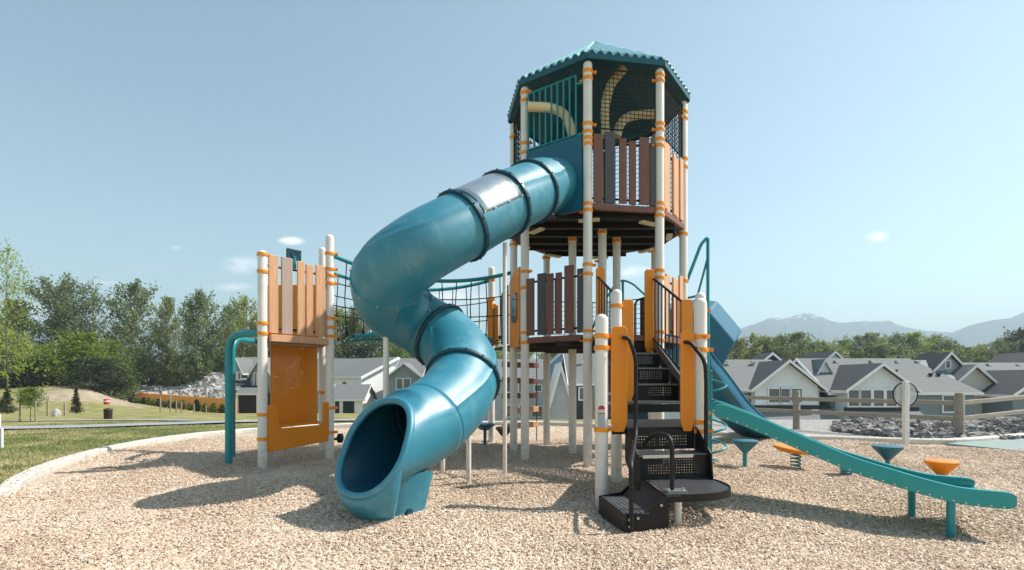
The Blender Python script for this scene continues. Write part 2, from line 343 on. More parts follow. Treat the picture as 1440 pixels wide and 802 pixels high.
# loose chips
def scatter_chips():
    pts=[]
    y=2.3+RNG.random(470000)**1.55*8.4; x=(RNG.random(y.size)*2-1)*1.28*y
    ip=inpit(x,y); keep=(ip>.03)|((ip>-.17)&(RNG.random(x.size)<.07)); x,y,ip=x[keep],y[keep],ip[keep]
    n=x.size; L=.011+.034*RNG.random(n)**1.7; W=L*RNG.uniform(.16,.42,n); T=RNG.uniform(.003,.008,n)
    yaw=RNG.random(n)*2*pi; pit_=RNG.normal(0,.28,n); z=np.where(ip>.03,pit(x,y)+RNG.uniform(.0,.012,n),.1)
    ax=np.stack([np.cos(yaw)*np.cos(pit_),np.sin(yaw)*np.cos(pit_),np.sin(pit_)],-1)
    rol=RNG.normal(0,.35,n); ay0=np.stack([-np.sin(yaw),np.cos(yaw),np.zeros(n)],-1); az0=np.cross(ax,ay0)
    ay=ay0*np.cos(rol)[:,None]+az0*np.sin(rol)[:,None]; az=np.cross(ax,ay)
    c=np.stack([x,y,z],-1); V=[]
    for i,j,k in ((-1,-1,-1),(1,-.7,-1),(1,.7,-1),(-1,1,-1),(-.9,-.8,1),(.9,-.6,1),(.9,.6,1),(-.9,.8,1)):
        V.append(c+ax*(L/2*i)[:,None]+ay*(W/2*j)[:,None]+az*(T/2*k)[:,None])
    V=np.stack(V,1).reshape(-1,3); fq=np.array([(4,5,6,7),(0,1,5,4),(1,2,6,5),(2,3,7,6),(3,0,4,7)])
    q=(np.arange(n)[:,None,None]*8+fq[None]).reshape(-1,4)
    me=bpy.data.meshes.new('loose_wood_chips'); me.vertices.add(len(V)); me.vertices.foreach_set('co',V.ravel()); me.loops.add(q.size); me.loops.foreach_set('vertex_index',q.ravel())
    me.polygons.add(len(q)); me.polygons.foreach_set('loop_start',np.arange(0,q.size,4)); me.update(calc_edges=True)
    lo=sum(np.sin(x*p+y*q+r_) for p,q,r_ in ((1.3,.7,0),(-.8,1.9,1),(2.9,-1.7,2),(.5,-3.1,4),(4.7,2.2,.5)))/5; t=np.clip(RNG.normal(.62,.18,n)+.16*lo,0,1); a=me.attributes.new('tone','FLOAT','FACE'); a.data.foreach_set('value',np.repeat(t,5).astype(np.float32))
    o=link_mesh('loose_wood_chips',me,M['chip']); tag(o,'loose tan wood chips strewn over the playground bed','wood chips',kind='stuff')
scatter_chips()
# kerb
kp=spline([(x,y,0) for x,y in [(-4.75,2.2),(-4.95,4)]+kerb+[(9.1,10.05),(10.8,10.8),(13.5,11.6)]],8); mb=MB(); L=[]; 
for i,p in enumerate(kp):
    a=kp[max(0,i-1)]; b=kp[min(len(kp)-1,i+1)]; t=(b-a).normalized(); n=Vector((-t.y,t.x,0))
    L.append([p+n*o+Vector((0,0,z)) for o,z in ((-.0,-.25),(0,.075),(.02,.095),(.15,.095),(.17,.075),(.17,-.25))])
vs=[v for r in L for v in r]; fs=[]
for i in range(len(L)-1):
    if i%14==13:
        g=[v for v in L[i]]; m_=len(vs); vs+=[v.lerp(w,.93) for v,w in zip(L[i],L[i+1])]
        for k in range(5): fs.append((i*6+k,i*6+k+1,m_+k+1,m_+k))
        continue
    for k in range(5): fs.append((i*6+k,i*6+k+1,i*6+7+k,i*6+6+k))
mb.add(vs,fs); tag(mb.build('kerb',M['concrete'],smooth=30),kind='structure')
# paths
def strip(name,mat,cl,w,lift):
    c=spline(cl,10); vs=[]; fs=[]
    for i,p in enumerate(c):
        a=c[max(0,i-1)]; b=c[min(len(c)-1,i+1)]; t=(b-a); t.z=0; t.normalize(); n=Vector((-t.y,t.x,0))
        for k in (-1,-.33,.33,1):
            q=p+n*w/2*k; vs.append((q.x,q.y,tz(q.x,q.y)+lift))
    for i in range(len(c)-1):
        for k in range(3): fs.append((i*4+k,i*4+k+1,i*4+5+k,i*4+4+k))
    mb=MB(); mb.add(vs,fs); return tag(mb.build(name,mat),kind='structure')
strip('path',M['asphalt'],[(-26,11.2,0),(-15.0,14.6,0),(-12.4,17.2,0),(-10.8,20.2,0),(-7.2,22,0),(0,23,0),(8,23,0)],2.1,.03)
strip('side_path',M['asphalt'],[(-40,17.5,0),(-24,20.2,0),(-19.6,21.9,0),(-16,22.6,0),(-13.4,21.6,0)],1.0,.025)
mb=MB(); poly=[(8.08,9.66),(8.5,8.55),(9.6,7.4),(14,8.2),(15,11.4),(10.7,10.75),(9.0,10.1)]
mb.prism([(x,y,-.2) for x,y in poly],(0,0,.235)); tag(mb.build('rubber_path',M['turf'],bevel=.01),kind='structure')
# lawn blades near the kerb
def blades(n,xr,yr,h0,h1):
    x=RNG.uniform(*xr,n); y=RNG.uniform(*yr,n); k=(inpit(x,y)<-.2)
    k&=~((np.abs(y-(14.6+(x+15)*1.0))<1.3)&(x>-20)) 
    x,y=x[k],y[k]; n=x.size
    pat=np.sin(x*1.3+1)*np.sin(y*1.7)+np.sin(x*.5-y*.9)
    h=RNG.uniform(h0,h1,n)*(1+.35*pat.clip(-1,1)); yaw=RNG.random(n)*2*pi; w=.012; z=terrain(x,y)-.03
    d=np.stack([np.cos(yaw),np.sin(yaw),0*yaw],-1); c=np.stack([x,y,z],-1); ln=RNG.normal(0,.4,(n,2))*h[:,None]
    tip=c+np.stack([ln[:,0],ln[:,1],h],-1); return np.stack([c-d*w,c+d*w,tip],1).reshape(-1,3)
V=np.concatenate([blades(90000,(-11.5,-4.6),(4.5,14.5),.02,.065),blades(30000,(-16,-4),(12,20),.03,.08)])
me=bpy.data.meshes.new('grass'); me.vertices.add(len(V)); me.vertices.foreach_set('co',V.ravel()); me.loops.add(len(V)); me.loops.foreach_set('vertex_index',np.arange(len(V)))
me.polygons.add(len(V)//3); me.polygons.foreach_set('loop_start',np.arange(0,len(V),3)); me.update(calc_edges=True)
def grassmat():
    m,nt,b=newmat('lawn_blades'); n=ntex(nt,.9,5,.65); c=ramp(nt,n,[(.3,srgb(116,134,70)),(.48,srgb(150,154,98)),(.6,srgb(196,184,138))]); nt.links.new(c,b.inputs['Base Color']); b.inputs['Roughness'].default_value=.7; tr=N(nt,'ShaderNodeBsdfTranslucent'); nt.links.new(c,tr.inputs[0]); mx=N(nt,'ShaderNodeMixShader'); mx.inputs[0].default_value=.4; nt.links.new(b.outputs[0],mx.inputs[1]); nt.links.new(tr.outputs[0],mx.inputs[2]); nt.links.new(mx.outputs[0],nt.nodes['Material Output'].inputs[0]); return m
tag(link_mesh('grass',me,grassmat()),'short patchy green and straw coloured lawn grass beside the pale kerb','grass',kind='stuff')
# mountains
def ridge(name,Y,pts,depth,seed,jag,base=-40):
    xs=np.linspace(pts[0][0],pts[-1][0],260); zs=np.interp(xs,[p[0] for p in pts],[p[1] for p in pts]); nd=40
    XX=np.zeros((260,nd)); YY=np.zeros_like(XX); ZZ=np.zeros_like(XX)
    for j in range(nd):
        t=j/(nd-1); f=1-abs(t*2-1)
        for i in range(260):
            wx=X(xs[i],Y); wy=Y+(t-.5)*depth; nz=mnoise.fractal(Vector((wx*.004+seed,wy*.004,seed)),1,2,5)
            top=Z(zs[i],Y); XX[i,j]=wx*(wy/Y if False else 1); YY[i,j]=wy+nz*60*(f<1); ZZ[i,j]=base+(top-base)*min(1,f**.9*(1+ .28*nz*(1-f)*2))+nz*jag*(.3 if f>.97 else 1)
    o,_=mesh_grid(name,XX,YY,ZZ,M['mountain']); tag(o,kind='structure')
def mountmat():
    m,nt,b=newmat('forested_mountain'); g=N(nt,'ShaderNodeNewGeometry'); sp=N(nt,'ShaderNodeSeparateXYZ'); nt.links.new(g.outputs['Position'],sp.inputs[0])
    n=ntex(nt,.02,6,.7); a=N(nt,'ShaderNodeMath',operation='MULTIPLY_ADD'); nt.links.new(n,a.inputs[0]); a.inputs[1].default_value=500; nt.links.new(sp.outputs['Z'],a.inputs[2])
    mr=N(nt,'ShaderNodeMapRange'); mr.inputs[1].default_value=610; mr.inputs[2].default_value=660; nt.links.new(a.outputs[0],mr.inputs[0])
    mx=N(nt,'ShaderNodeMix',data_type='RGBA'); nt.links.new(mr.outputs[0],mx.inputs[0]); mx.inputs[6].default_value=(.05,.07,.06,1); mx.inputs[7].default_value=(.6,.62,.64,1)
    nt.links.new(mx.outputs[2],b.inputs['Base Color']); b.inputs['Roughness'].default_value=1; b.inputs['Specular IOR Level'].default_value=0; return m
M['mountain']=mountmat()
ridge('mountain',3000,[(960,520),(1000,490),(1040,462),(1052,457),(1065,451),(1080,446),(1093,446),(1105,448),(1120,443),(1135,438),(1150,443),(1165,450),(1180,452),(1200,450),(1218,450),(1240,450),(1250,449),(1262,455),(1275,459),(1300,464),(1340,466),(1380,474),(1440,490),(1500,510)],900,3.1,22)
ridge('mountain',2500,[(1270,520),(1310,492),(1335,470),(1355,459),(1372,453),(1388,448),(1410,445),(1425,441),(1440,435),(1470,428),(1520,424),(1600,440),(1700,470)],800,8.3,14)
ridge('mountain',3300,[(-60,480),(20,462),(60,452),(110,448),(160,457),(210,462),(300,470),(380,486),(430,500)],800,5.5,9)
# ------------------------------------------------------------------ play tower
OC=Vector((1.39,8.659,0)); OR=1.4
def ov(a,r=OR,z=0): return Vector((OC.x+r*math.sin(R(a)),OC.y-r*math.cos(R(a)),z))
ANG={'I':-103.45,'A':-58.45,'B':-13.45,'C':31.55,'D':76.55,'J':121.55,'K':166.55,'L':-148.45}
order=['I','A','B','C','D','J','K','L']
PO={k:ov(a) for k,a in ANG.items()}
T=thing('play_tower',OC,'tall octagonal play tower with blue green roof, spiral tube slide and black staircase','play tower')
clampme=None
def clamp(post,p,z,tow=None,mat=None):
    global clampme
    if clampme is None:
        mb=MB(); mb.lathe([(.0655,-.022),(.073,-.022),(.0745,-.014),(.0745,.014),(.073,.022),(.0655,.022)],seg=18)
        mb.box((.088,0,0),.05,.022,.036); mb.box((.112,0,0),.018,.05,.036); mb.lathe([(.008,-.03),(.008,.03)],(.095,0,0),8,(0,1,0))
        o=mb.build('clamp',M['clamp']); clampme=o.data; 
        # recentre data on the post axis
        off=WL[o]; clampme.transform(__import__('mathutils').Matrix.Translation((off.x,off.y,off.z))); bpy.data.objects.remove(o)
    o=bpy.data.objects.new('clamp',clampme); COL.objects.link(o); o.parent=post; w=Vector((p.x,p.y,z)); WL[o]=w; o.location=w-WL[post]
    d=(tow-p) if tow else Vector((0,-1,0)); o.rotation_euler.z=math.atan2(d.y,d.x); return o
def post(parent,p,z0,z1,clamps=(),r=.0635,tow=None,dome=True):
    mb=MB(); h=z1-z0
    prof=[(r,0),(r,h-r*.9)]+[(r*math.cos(t),h-r*.9+r*.9*math.sin(t)) for t in (.35,.7,1.05,1.3)]+[(0,h)] if dome else [(r,0),(r,h)]
    mb.lathe(prof,(p.x,p.y,z0),24)
    o=mb.build('post',M['post'],parent,smooth=50)
    for i,c in enumerate(clamps): clamp(o,p,c,(tow[i%len(tow)] if isinstance(tow,list) else tow))
    return o
DZ=3.66; MZ=1.83; EA=5.66
std=[5.52,5.42,4.78,4.62,3.72,3.6,2.82,2.70,1.9,1.77]
cl={'A':[5.58,5.46,4.81,4.67,2.86,2.61,1.93,1.78],'B':[5.54,5.44,4.80,4.69,4.60,4.52,3.68,3.59,2.83,2.70,1.90,1.77],
    'C':[5.58,5.50,4.88,4.80,4.66,4.57,3.74,3.66,3.57,2.78,2.68,1.9,1.78],'D':[5.5,5.4,4.75,4.62,3.55,2.8,1.9],'I':[5.4,4.75,3.55,2.66,1.8],'L':[5.4,4.7,3.52,1.78],'K':[3.5,1.8],'J':[5.4,4.7,3.55,2.8]}
for i,k in enumerate(order):
    nx,pv=PO[order[(i+1)%8]],PO[order[i-1]]
    post(T,PO[k],pz(*PO[k].xy)-.1,EA+.03 if k in 'BCDA' else EA,cl[k],tow=[nx,pv])
for q in ((.99,8.5),(1.404,8.07),(1.73,8.58)): post(T,Vector((*q,0)),-.1,3.58,[3.5],dome=False)
Mp=Vector((-.40,10.1,0)); post(T,Mp,-.1,3.42,[3.16,2.78,2.6,1.95],tow=[PO['I']])
def deck(z,poly,name,mat,edge):
    mb=MB(); mb.prism([(p.x,p.y,z-.05) for p in poly],(0,0,.045)); o=mb.build(name,mat,T)
    n=len(poly); 
    c=sum(poly,Vector())/n
    for i in range(n):
        a,b=poly[i],poly[(i+1)%n]; m=(a+b)/2; d=(b-a); out=Vector((d.y,-d.x,0)).normalized(); 
        if out.dot(m-c)<0: out=-out
        mb=MB(); mb.box(Vector((m.x,m.y,z-.02))+out*.035,d.length-.15,.06,.085,d); mb.build('edge_board',edge,o,bevel=.006)
    mb=MB()                                     # joists
    for t in np.linspace(-.8,.8,6):
        w=math.sqrt(max(.02,1-t*t))*OR*.9; mb.box(OC+Vector((0,t*OR,z-.085)),2*w,.04,.066)
    mb.build('joists',M['black'],o)
    return o
ud=deck(DZ,[ov(a,OR-.02) for a in ANG.values()],'upper_deck',M['black'],M['slatbrown'])
for k in order:                                 # pale brackets under the deck
    p=ov(ANG[k],OR-.22); mb=MB(); mb.box((p.x,p.y,DZ-.14),.3,.09,.03,(-math.cos(R(ANG[k])),-math.sin(R(ANG[k])),0)); mb.build('bracket',M['tan'],ud)
deck(MZ,[ov(a,OR-.02) for a in ANG.values()],'middle_deck',M['black'],M['slatbrown'])
mb=MB(); mb.prism([(p.x,p.y,MZ-.05) for p in (PO['I']+Vector((-.06,.1,0)),Mp+Vector((.05,-.1,0)),Mp+Vector((.45,.6,0)),PO['L']+Vector((-.12,0,0)))],(0,0,.045)); mb.build('side_deck',M['black'],T)
# roof
RM=MB(); LM=MB(); FM=MB(); HM=[]
RR=1.49; APZ=6.80; ang8=[-103.45+45*i for i in range(8)]
for i in range(8):
    a,b=ov(ang8[i],RR,EA+.08),ov(ang8[(i+1)%8],RR,EA+.08); ap=Vector((OC.x,OC.y,APZ)); m=(a+b)/2
    sl=ap-m; nrm=(b-a).cross(sl).normalized(); nrm=nrm if nrm.z>0 else -nrm
    nu,nt_=90,9; vs=[]; fs=[]; low=[]
    for iu in range(nu+1):
        u=iu/nu; tm=1-abs(2*u-1); h=.055*abs(math.sin(pi*9*u))
        for it in range(nt_+1):
            t=it/nt_*tm; vs.append(a+(b-a)*u+sl*t+nrm*h)
        low.append((a+(b-a)*u+Vector((0,0,-.06)),a+(b-a)*u+Vector((0,0,h*1.15+.004))))
    for iu in range(nu):
        for it in range(nt_):
            k=iu*(nt_+1)+it; fs.append((k,k+nt_+1,k+nt_+2,k+1))
    RM.add(vs,fs)
    out=Vector((m.x-OC.x,m.y-OC.y,0)).normalized()*.008
    vs=[v+out for l in low for v in l]; FM.add(vs,[(2*k,2*k+2,2*k+3,2*k+1) for k in range(nu)]); HM.append((a+Vector((0,0,.02)),ap+Vector((0,0,.015))))
for i in range(8):  # added inner sheet: stops sun leaks at the hips, keeps the underside dark
    a,b=ov(ang8[i],RR-.01,EA+.06),ov(ang8[(i+1)%8],RR-.01,EA+.06); LM.add([a,b,Vector((OC.x,OC.y,APZ-.03))],[(0,1,2)])
ro=RM.build('roof',M['roof'],T,smooth=60,solid=.006); LM.build('roof_shade_lining',M['fascia'],ro,smooth=None); FM.build('fascia',M['fascia'],ro,smooth=None,solid=.01)
for h in HM: mb=MB(); mb.tube(h,.02,8); mb.build('hip_ridge',M['roof'],ro)
mb=MB(); mb.lathe([(.13,-.07),(.09,.0),(.03,.012),(0,.014)],(OC.x,OC.y,APZ),16); mb.build('roof_cap',M['roof'],ro)
# panels
def edge(k1,k2,inset=.0): 
    a,b=PO[k1].copy(),PO[k2].copy(); return a,b
def net(parent,a,b,z0,z1,name='net_panel',step=.07,mat='net',r=.0055,gap=.07,frame=True):
    d=(b-a); L=d.length; d.normalize(); a2=a+d*gap; b2=b-d*gap; L=(b2-a2).length; mb=MB()
    n=max(2,round(L/step)); m=max(2,round((z1-z0)/step))
    for i in range(n+1):
        p=a2+d*(L*i/n); mb.tube([(p.x,p.y,z0),(p.x,p.y,z1)],r,4,False)
    for j in range(m+1):
        z=z0+(z1-z0)*j/m; mb.tube([(a2.x,a2.y,z),(b2.x,b2.y,z)],r,4,False)
    if frame:
        mb.tube([(a2.x,a2.y,z0),(b2.x,b2.y,z0),(b2.x,b2.y,z1),(a2.x,a2.y,z1)],.014,6,closed=True)
    return mb.build(name,M[mat],parent)
for k1,k2,z0,z1 in (('B','C',4.76,5.6),('C','D',4.76,5.6),('D','J',3.72,5.6),('J','K',3.72,5.6),('K','L',3.72,5.6),('L','I',3.72,5.6),('I','A',3.72,5.6)):
    net(T,PO[k1],PO[k2],z0,z1,step=.062 if z0>4 else .08)
for k1,k2 in (('K','L'),('J','K')): net(T,PO[k1],PO[k2],1.9,2.7,step=.09)
def slats(parent,a,b,z0,spec,name='slatted_panel',out=None,rails=True,railz=None):
    """spec: (centre fraction, width, top z, offset, material)"""
    d=(b-a); L=d.length; dn=d.normalized(); nrm=Vector((dn.y,-dn.x,0))
    if out is not None and nrm.dot(out)<0: nrm=-nrm
    if rails:
        mb=MB(); zt=max(s[2] for s in spec)
        for z in (z0+.07,zt-.16): mb.tube([Vector((a.x,a.y,z))+dn*.06-nrm*.0,Vector((b.x,b.y,z))-dn*.06],.016,8)
        q=(a+b)/2; mb.tube([(q.x,q.y,z0+.07),(q.x,q.y,zt-.16)],.008,6); po=mb.build(name,M['black'],parent)
    else: po=parent
    for f,w,zt,of,mt in spec:
        c=a+d*f+nrm*(.035+of); mb=MB(); mb.box((c.x,c.y,(z0+zt)/2),w,.032,zt-z0,dn)
        mb.build('slat',M[mt],po,bevel=.007)
    return po
def nout(a,b): m=(a+b)/2-OC; m.z=0; return m.normalized()
sp=[(.13,.135,4.66,0,'slat'),(.30,.15,4.72,-.03,'slatgrey'),(.465,.105,4.62,.01,'slatbrown'),(.605,.105,4.60,-.005,'slatbrown'),(.765,.145,4.66,.01,'slatbrown'),(.9,.10,4.6,-.03,'slatgrey')]
slats(T,PO['B'],PO['C'],3.70,[(f,w,z,o,{'slat':'slatbrown'}.get(m,m) if m!='slatgrey' else 'slatdark') for f,w,z,o,m in sp],out=nout(PO['B'],PO['C']))  # front slats swapped to the shade-darkened copies
slats(T,PO['C'],PO['D'],3.70,[(f,w*1.05,z,o,'slat') for f,w,z,o,m in sp],out=nout(PO['C'],PO['D']))
sm=[(.12,.13,2.74,.0,'slatbrown'),(.29,.15,2.80,-.03,'slatdark'),(.45,.11,2.77,.01,'slatbrown'),(.58,.10,2.77,0,'slatbrown'),(.745,.15,2.85,.01,'slatbrown'),(.90,.11,2.79,-.03,'slatdark')]
slats(T,PO['A'],PO['B'],1.88,sm,out=nout(PO['A'],PO['B']))  # this panel's shade is painted in by the darker slat copies
slats(T,PO['C'],PO['D'],1.88,[(f,w,z-.02,o,'slat') for f,w,z,o,m in sm],out=nout(PO['C'],PO['D']))
# barred window over the tube slide
a,b=PO['A'],PO['B']; d=(b-a).normalized(); o_=nout(a,b)*.05
a2,b2=a+d*.10+o_,b-d*.16+o_; mb=MB(); mb.tube([Vector((*q.xy,z)) for q,z in ((a2,4.68),(b2,4.68),(b2,5.52),(a2,5.52))],.018,8,closed=True)
mb.tube([Vector((*(a+o_*.5).xy,4.68)),Vector((*(b+o_*.5).xy,4.68))],.02,8); mb.tube([Vector((*(b2).xy,5.40)),Vector((*b.xy,5.40))],.016,8); mb.tube([Vector((*(a2).xy,5.40)),Vector((*a.xy,5.40))],.016,8)
bw=mb.build('barred_panel',M['teal'],T)
for i in range(1,8):
    p=a2+(b2-a2)*(i/8); mb=MB(); mb.tube([(p.x,p.y,4.68),(p.x,p.y,5.52)],.014,8); mb.build('bar',M['teal'],bw)
# bent tan pipes inside the top room
for pts in ([P(852,192,7.75),P(851,152,7.75),P(859,120,7.75),P(877,97,7.75)],[P(867,192,7.95),P(873,174,7.95),P(889,163,7.95),P(930,160,7.95)],[P(742,150,7.65),P(778,153,7.65),P(797,166,7.65),P(807,198,7.65)]):
    mb=MB(); mb.tube(spline(pts,8),.068,14); po=mb.build('bent_pipe',M['tan'],T)
# ---- tube slide
cp=[(.72,7.73,4.08),(.63,7.60,4.05),(.43,7.3,3.93),P(745,271,6.9),P(706,289,6.38),P(648,319,5.88),P(588,352,5.6),P(546,388,5.72),P(550,428,6.12),P(590,455,6.42),P(630,480,6.3),P(652,515,5.9),P(641,556,5.45),P(601,594,4.95),P(572,611,4.7)]
sp_=spline(cp,10); TR=.375
def frames(pts):
    fr=[]
    for i,p in enumerate(pts):
        t=(pts[min(i+1,len(pts)-1)]-pts[max(i-1,0)]).normalized(); r=t.cross(Vector((0,0,1))).normalized(); u=r.cross(t); fr.append((p,t,r,u))
    return fr
FR=frames(sp_); SEG=72
def ringpts(f,r,ridge=True):
    p,t,rt,u=f; out=[]
    for k in range(SEG):
        th=2*pi*k/SEG; q=r+(.012 if ridge and k in (5,31,58) else 0); out.append(p+rt*(q*math.cos(th))+u*(q*math.sin(th)))
    return out
def sweep(i0,i1,r0,name,mat,parent,ridge=True):
    vs=[];fs=[]
    for i in range(i0,i1+1): vs+=ringpts(FR[i],r0,ridge)
    for i in range(i1-i0):
        for k in range(SEG): l=(k+1)%SEG; fs.append((i*SEG+k,i*SEG+l,(i+1)*SEG+l,(i+1)*SEG+k))
    mb=MB(); mb.add(vs,fs); return mb.build(name,mat,parent,smooth=25,solid=.014)
cuts=[8,30,40,50,72,88,97,115,130]
ts=sweep(8,130,TR,'tube_slide',M['tube'],T)
def shade_inside(o):  # inner faces take the shade-darkened colour, outer faces the plain one
    o.data.materials[0]=M['tubeshade']; o.data.materials.append(M['tube']); o.modifiers['s'].material_offset=1; o.modifiers['s'].material_offset_rim=1
shade_inside(ts)
for c in cuts[1:-1]:
    p,t,rt,u=FR[c]; big_=c in (30,40,50,97,115); ro_=TR+(.042 if big_ else .018); w=.027 if big_ else .012
    mb=MB(); mb.lathe([(TR+.002,-w),(ro_-.008,-w),(ro_,-w*.7),(ro_,w*.7),(ro_-.008,w),(TR+.002,w)],p,64,t)
    for k in range(14):
        th=2*pi*k/14; d=rt*math.cos(th)+u*math.sin(th); mb.lathe([(.011,-.012),(.011,.012)],p+d*(ro_+.0),6,d)
    mb.build('flange',M['tubedark'] if big_ else M['tube'],ts,smooth=30)
# bolts in zinc on the thin joints
for c in (72,88):
    p,t,rt,u=FR[c]; mb=MB()
    for k in range(12):
        th=2*pi*k/12+.2; d=rt*math.cos(th)+u*math.sin(th); mb.lathe([(.012,0),(.012,.016),(.006,.02),(0,.02)],p+d*(TR+.02),8,d)
    mb.build('bolt_ring',M['bolt'],ts)
# metal wear sheet on top between two flanges
vs=[];fs=[]; n=0
for i in range(41,50):
    p,t,rt,u=FR[i]
    for k in range(25):
        th=R(66+ (k/24)*106); vs.append(p+(rt*math.cos(th)+u*math.sin(th))*(TR+.016))
for i in range(8):
    for k in range(24): fs.append((i*25+k,i*25+k+1,(i+1)*25+k+1,(i+1)*25+k))
mb=MB(); mb.add(vs,fs)
for i in (0,3,6,8):
    for k in (0,24): 
        v=vs[i*25+k]; d=(v-FR[41+i][0]).normalized(); mb.lathe([(.009,0),(.009,.008)],v,6,d)
mb.build('metal_patch',M['steel'],ts,solid=.004)
# entry panel with a round opening
a,b=PO['A'],PO['B']; d=(b-a).normalized(); nn=nout(a,b); m=(a+b)/2; w=.47; mb=MB(); outer=[];inner=[]; cz=4.06
for k in range(48):
    th=2*pi*k/48; c,s=math.cos(th),math.sin(th); sc=min(w/abs(c) if abs(c)>1e-6 else 9,(.60 if s>0 else .46)/abs(s) if abs(s)>1e-6 else 9)
    outer.append(Vector((m.x,m.y,cz))+d*(c*sc)+Vector((0,0,s*sc))); inner.append(Vector((m.x,m.y,cz))+d*(c*.372)+Vector((0,0,s*.372)))
vs=outer+inner; fs=[(k,(k+1)%48,48+(k+1)%48,48+k) for k in range(48)]
mb.add([v+nn*.03 for v in vs],fs); mb.build('entry_panel',M['navy'],ts,smooth=None,solid=.05)
# exit hood: the tube opens into a raked, rounded mouth
i0=130; vs=[];fs=[]; rows=18; p0,t0,r0,u0=FR[130]; hd=Vector((-.62,-.78,0)).normalized(); rt=hd.cross(Vector((0,0,1))); 
end=Vector((-1.19,4.48,.62))
for j in range(rows+1):
    s=j/rows; e=s*s*(3-2*s); c=p0.lerp(end,s); t=t0.lerp(hd,e).normalized(); r_=t.cross(Vector((0,0,1))).normalized(); u_=r_.cross(t)
    for k in range(SEG):
        th=2*pi*k/SEG; ca,sa=math.cos(th),math.sin(th); rx=TR+(.03*e); ru=TR+(.03*e if sa>0 else .0*e)
        q=c+r_*(rx*math.copysign(abs(ca)**(1-.12*e),ca))+u_*(ru*math.copysign(abs(sa)**(1-.12*e),sa))+t*(-.21*sa*e)
        if k in (5,31): q+=(q-c).normalized()*.01*(1-e)
        vs.append(q)
for j in range(rows):
    for k in range(SEG): l=(k+1)%SEG; fs.append((j*SEG+k,j*SEG+l,(j+1)*SEG+l,(j+1)*SEG+k))
mb=MB(); mb.add(vs,fs); ex=mb.build('exit_section',M['tube'],ts,smooth=40,solid=.016); shade_inside(ex)
mb=MB(); mb.tube(vs[-SEG:],.034,10,closed=True); mb.build('mouth_rim',M['tube'],ts,smooth=60)
# moulded apron that carries the lip down to the chips
rim=vs[-SEG:]; rows_=[]
for fz,fr_s,back in ((0,1.04,.0),(.25,1.05,-.005),(.6,.98,.05),(.85,.84,.13),(1,.74,.17)):
    row=[]
    for k in range(SEG//2+1,SEG-2):
        q=rim[k%SEG]; cc=Vector((end.x,end.y,q.z)); o=(q-cc)*fr_s-hd*back; w_=min(1,1.15*math.sin(pi*min(1,max(0,(k-(SEG//2+1))/(SEG//2-4)))))**1.2; o=(q-cc)*(1+(fr_s-1)*w_)-hd*(back*w_); zz=q.z*(1-fz*w_)+(-.04)*fz*w_; row.append(Vector((cc.x+o.x,cc.y+o.y,zz)))
    rows_.append(row)
n=len(rows_[0]); mb=MB(); mb.add([v for r_ in rows_ for v in r_],[(i*n+k,i*n+k+1,(i+1)*n+k+1,(i+1)*n+k) for i in range(4) for k in range(n-1)])
mb.build('lip_apron',M['tube'],ts,smooth=60,solid=.02)
lo=[];hi=[]
for k in range(24):
    th=2*pi*k/24; ca,sa=math.cos(th),math.sin(th); g=lambda v,e:math.copysign(abs(v)**e,v); c=end-hd*.24
    lo.append(Vector((c.x,c.y,-.05))+rt*(.19*g(ca,.6))+hd*(.22*g(sa,.6))); lat=.30*abs(ca)**.8; hi.append(Vector((c.x,c.y,.655-.05*sa-math.sqrt(.152-lat*lat)))+rt*(lat*(1 if ca>0 else -1))+hd*(.30*g(sa,.7)))
mb=MB(); mb.add(lo+hi,[(k,(k+1)%24,24+(k+1)%24,24+k) for k in range(24)]); mb.build('slide_foot',M['tube'],ts,smooth=50)
for sx in (1,-1):
    q=end-hd*.20+rt*(.215*sx); mb=MB(); mb.lathe([(.035,-.02),(.035,.02),(.0,.02)],(q.x,q.y,.06),12,rt*sx); mb.build('foot_hole',M['tubedark'],ts)
for q,zt,r in (((-.09,6.52),2.93,.027),((-.507,6.07),.98,.03),((-.90,6.75),1.6,.03),((-1.48,6.1),1.74,.034)):
    mb=MB(); mb.tube([(*q,-.1),(*q,zt)],r,12); mb.build('support_pole',M['post'],ts)
# ---- staircase
M['worn']=paint('worn_nosing',srgb(130,126,122),.45,.1,8,metal=.4)
e_=(PO['C']-PO['B']).normalized(); n_=Vector((e_.y,-e_.x,0)); mid=(PO['B']+PO['C'])/2
def sp3(off,d,z): q=mid+e_*off+n_*d; return Vector((q.x,q.y,z))
S1=Vector((.869,5.04,0)); S2=Vector((1.244,6.18,0)); S3=Vector((1.887,5.2,0)); S4=Vector((2.302,6.347,0))
post(T,S1,-.1,1.85,[1.634,1.52,.73],tow=[S1+Vector((1,.1,0))]); post(T,S2,-.1,2.29,[2.09,.8],tow=[S4])
post(T,S3,-.1,2.03,[1.64,1.51,.79,.70],tow=[S3+Vector((.3,-1,0)),S3+Vector((1,-.2,0))]); post(T,S4,-.1,2.28,[2.06,.8],tow=[S4+Vector((1,-.3,0))])
mb=MB()                                         # stringers are the body of the stair
for sx in (-1,1):
    o=.43*sx
    mb.prism([sp3(o,.02,1.83),sp3(o,.02,1.60),sp3(o,1.06,.72),sp3(o,1.14,.72),sp3(o,1.14,1.06)],e_*.012)
mb.tube([sp3(-.43,1.0,.93),sp3(.43,1.0,.93)],.012,6)
stair=mb.build('staircase',M['black'],T,smooth=None)
mb=MB()                                         # narrow grey edge on the right stringer
mb.prism([sp3(.415,.05,1.80),sp3(.415,.05,1.68),sp3(.415,1.12,.98),sp3(.415,1.12,1.10)],e_*.01); mb.build('stringer_plate',paint('worn_grey_steel',srgb(112,104,100),.5,.15,9),stair,smooth=None)
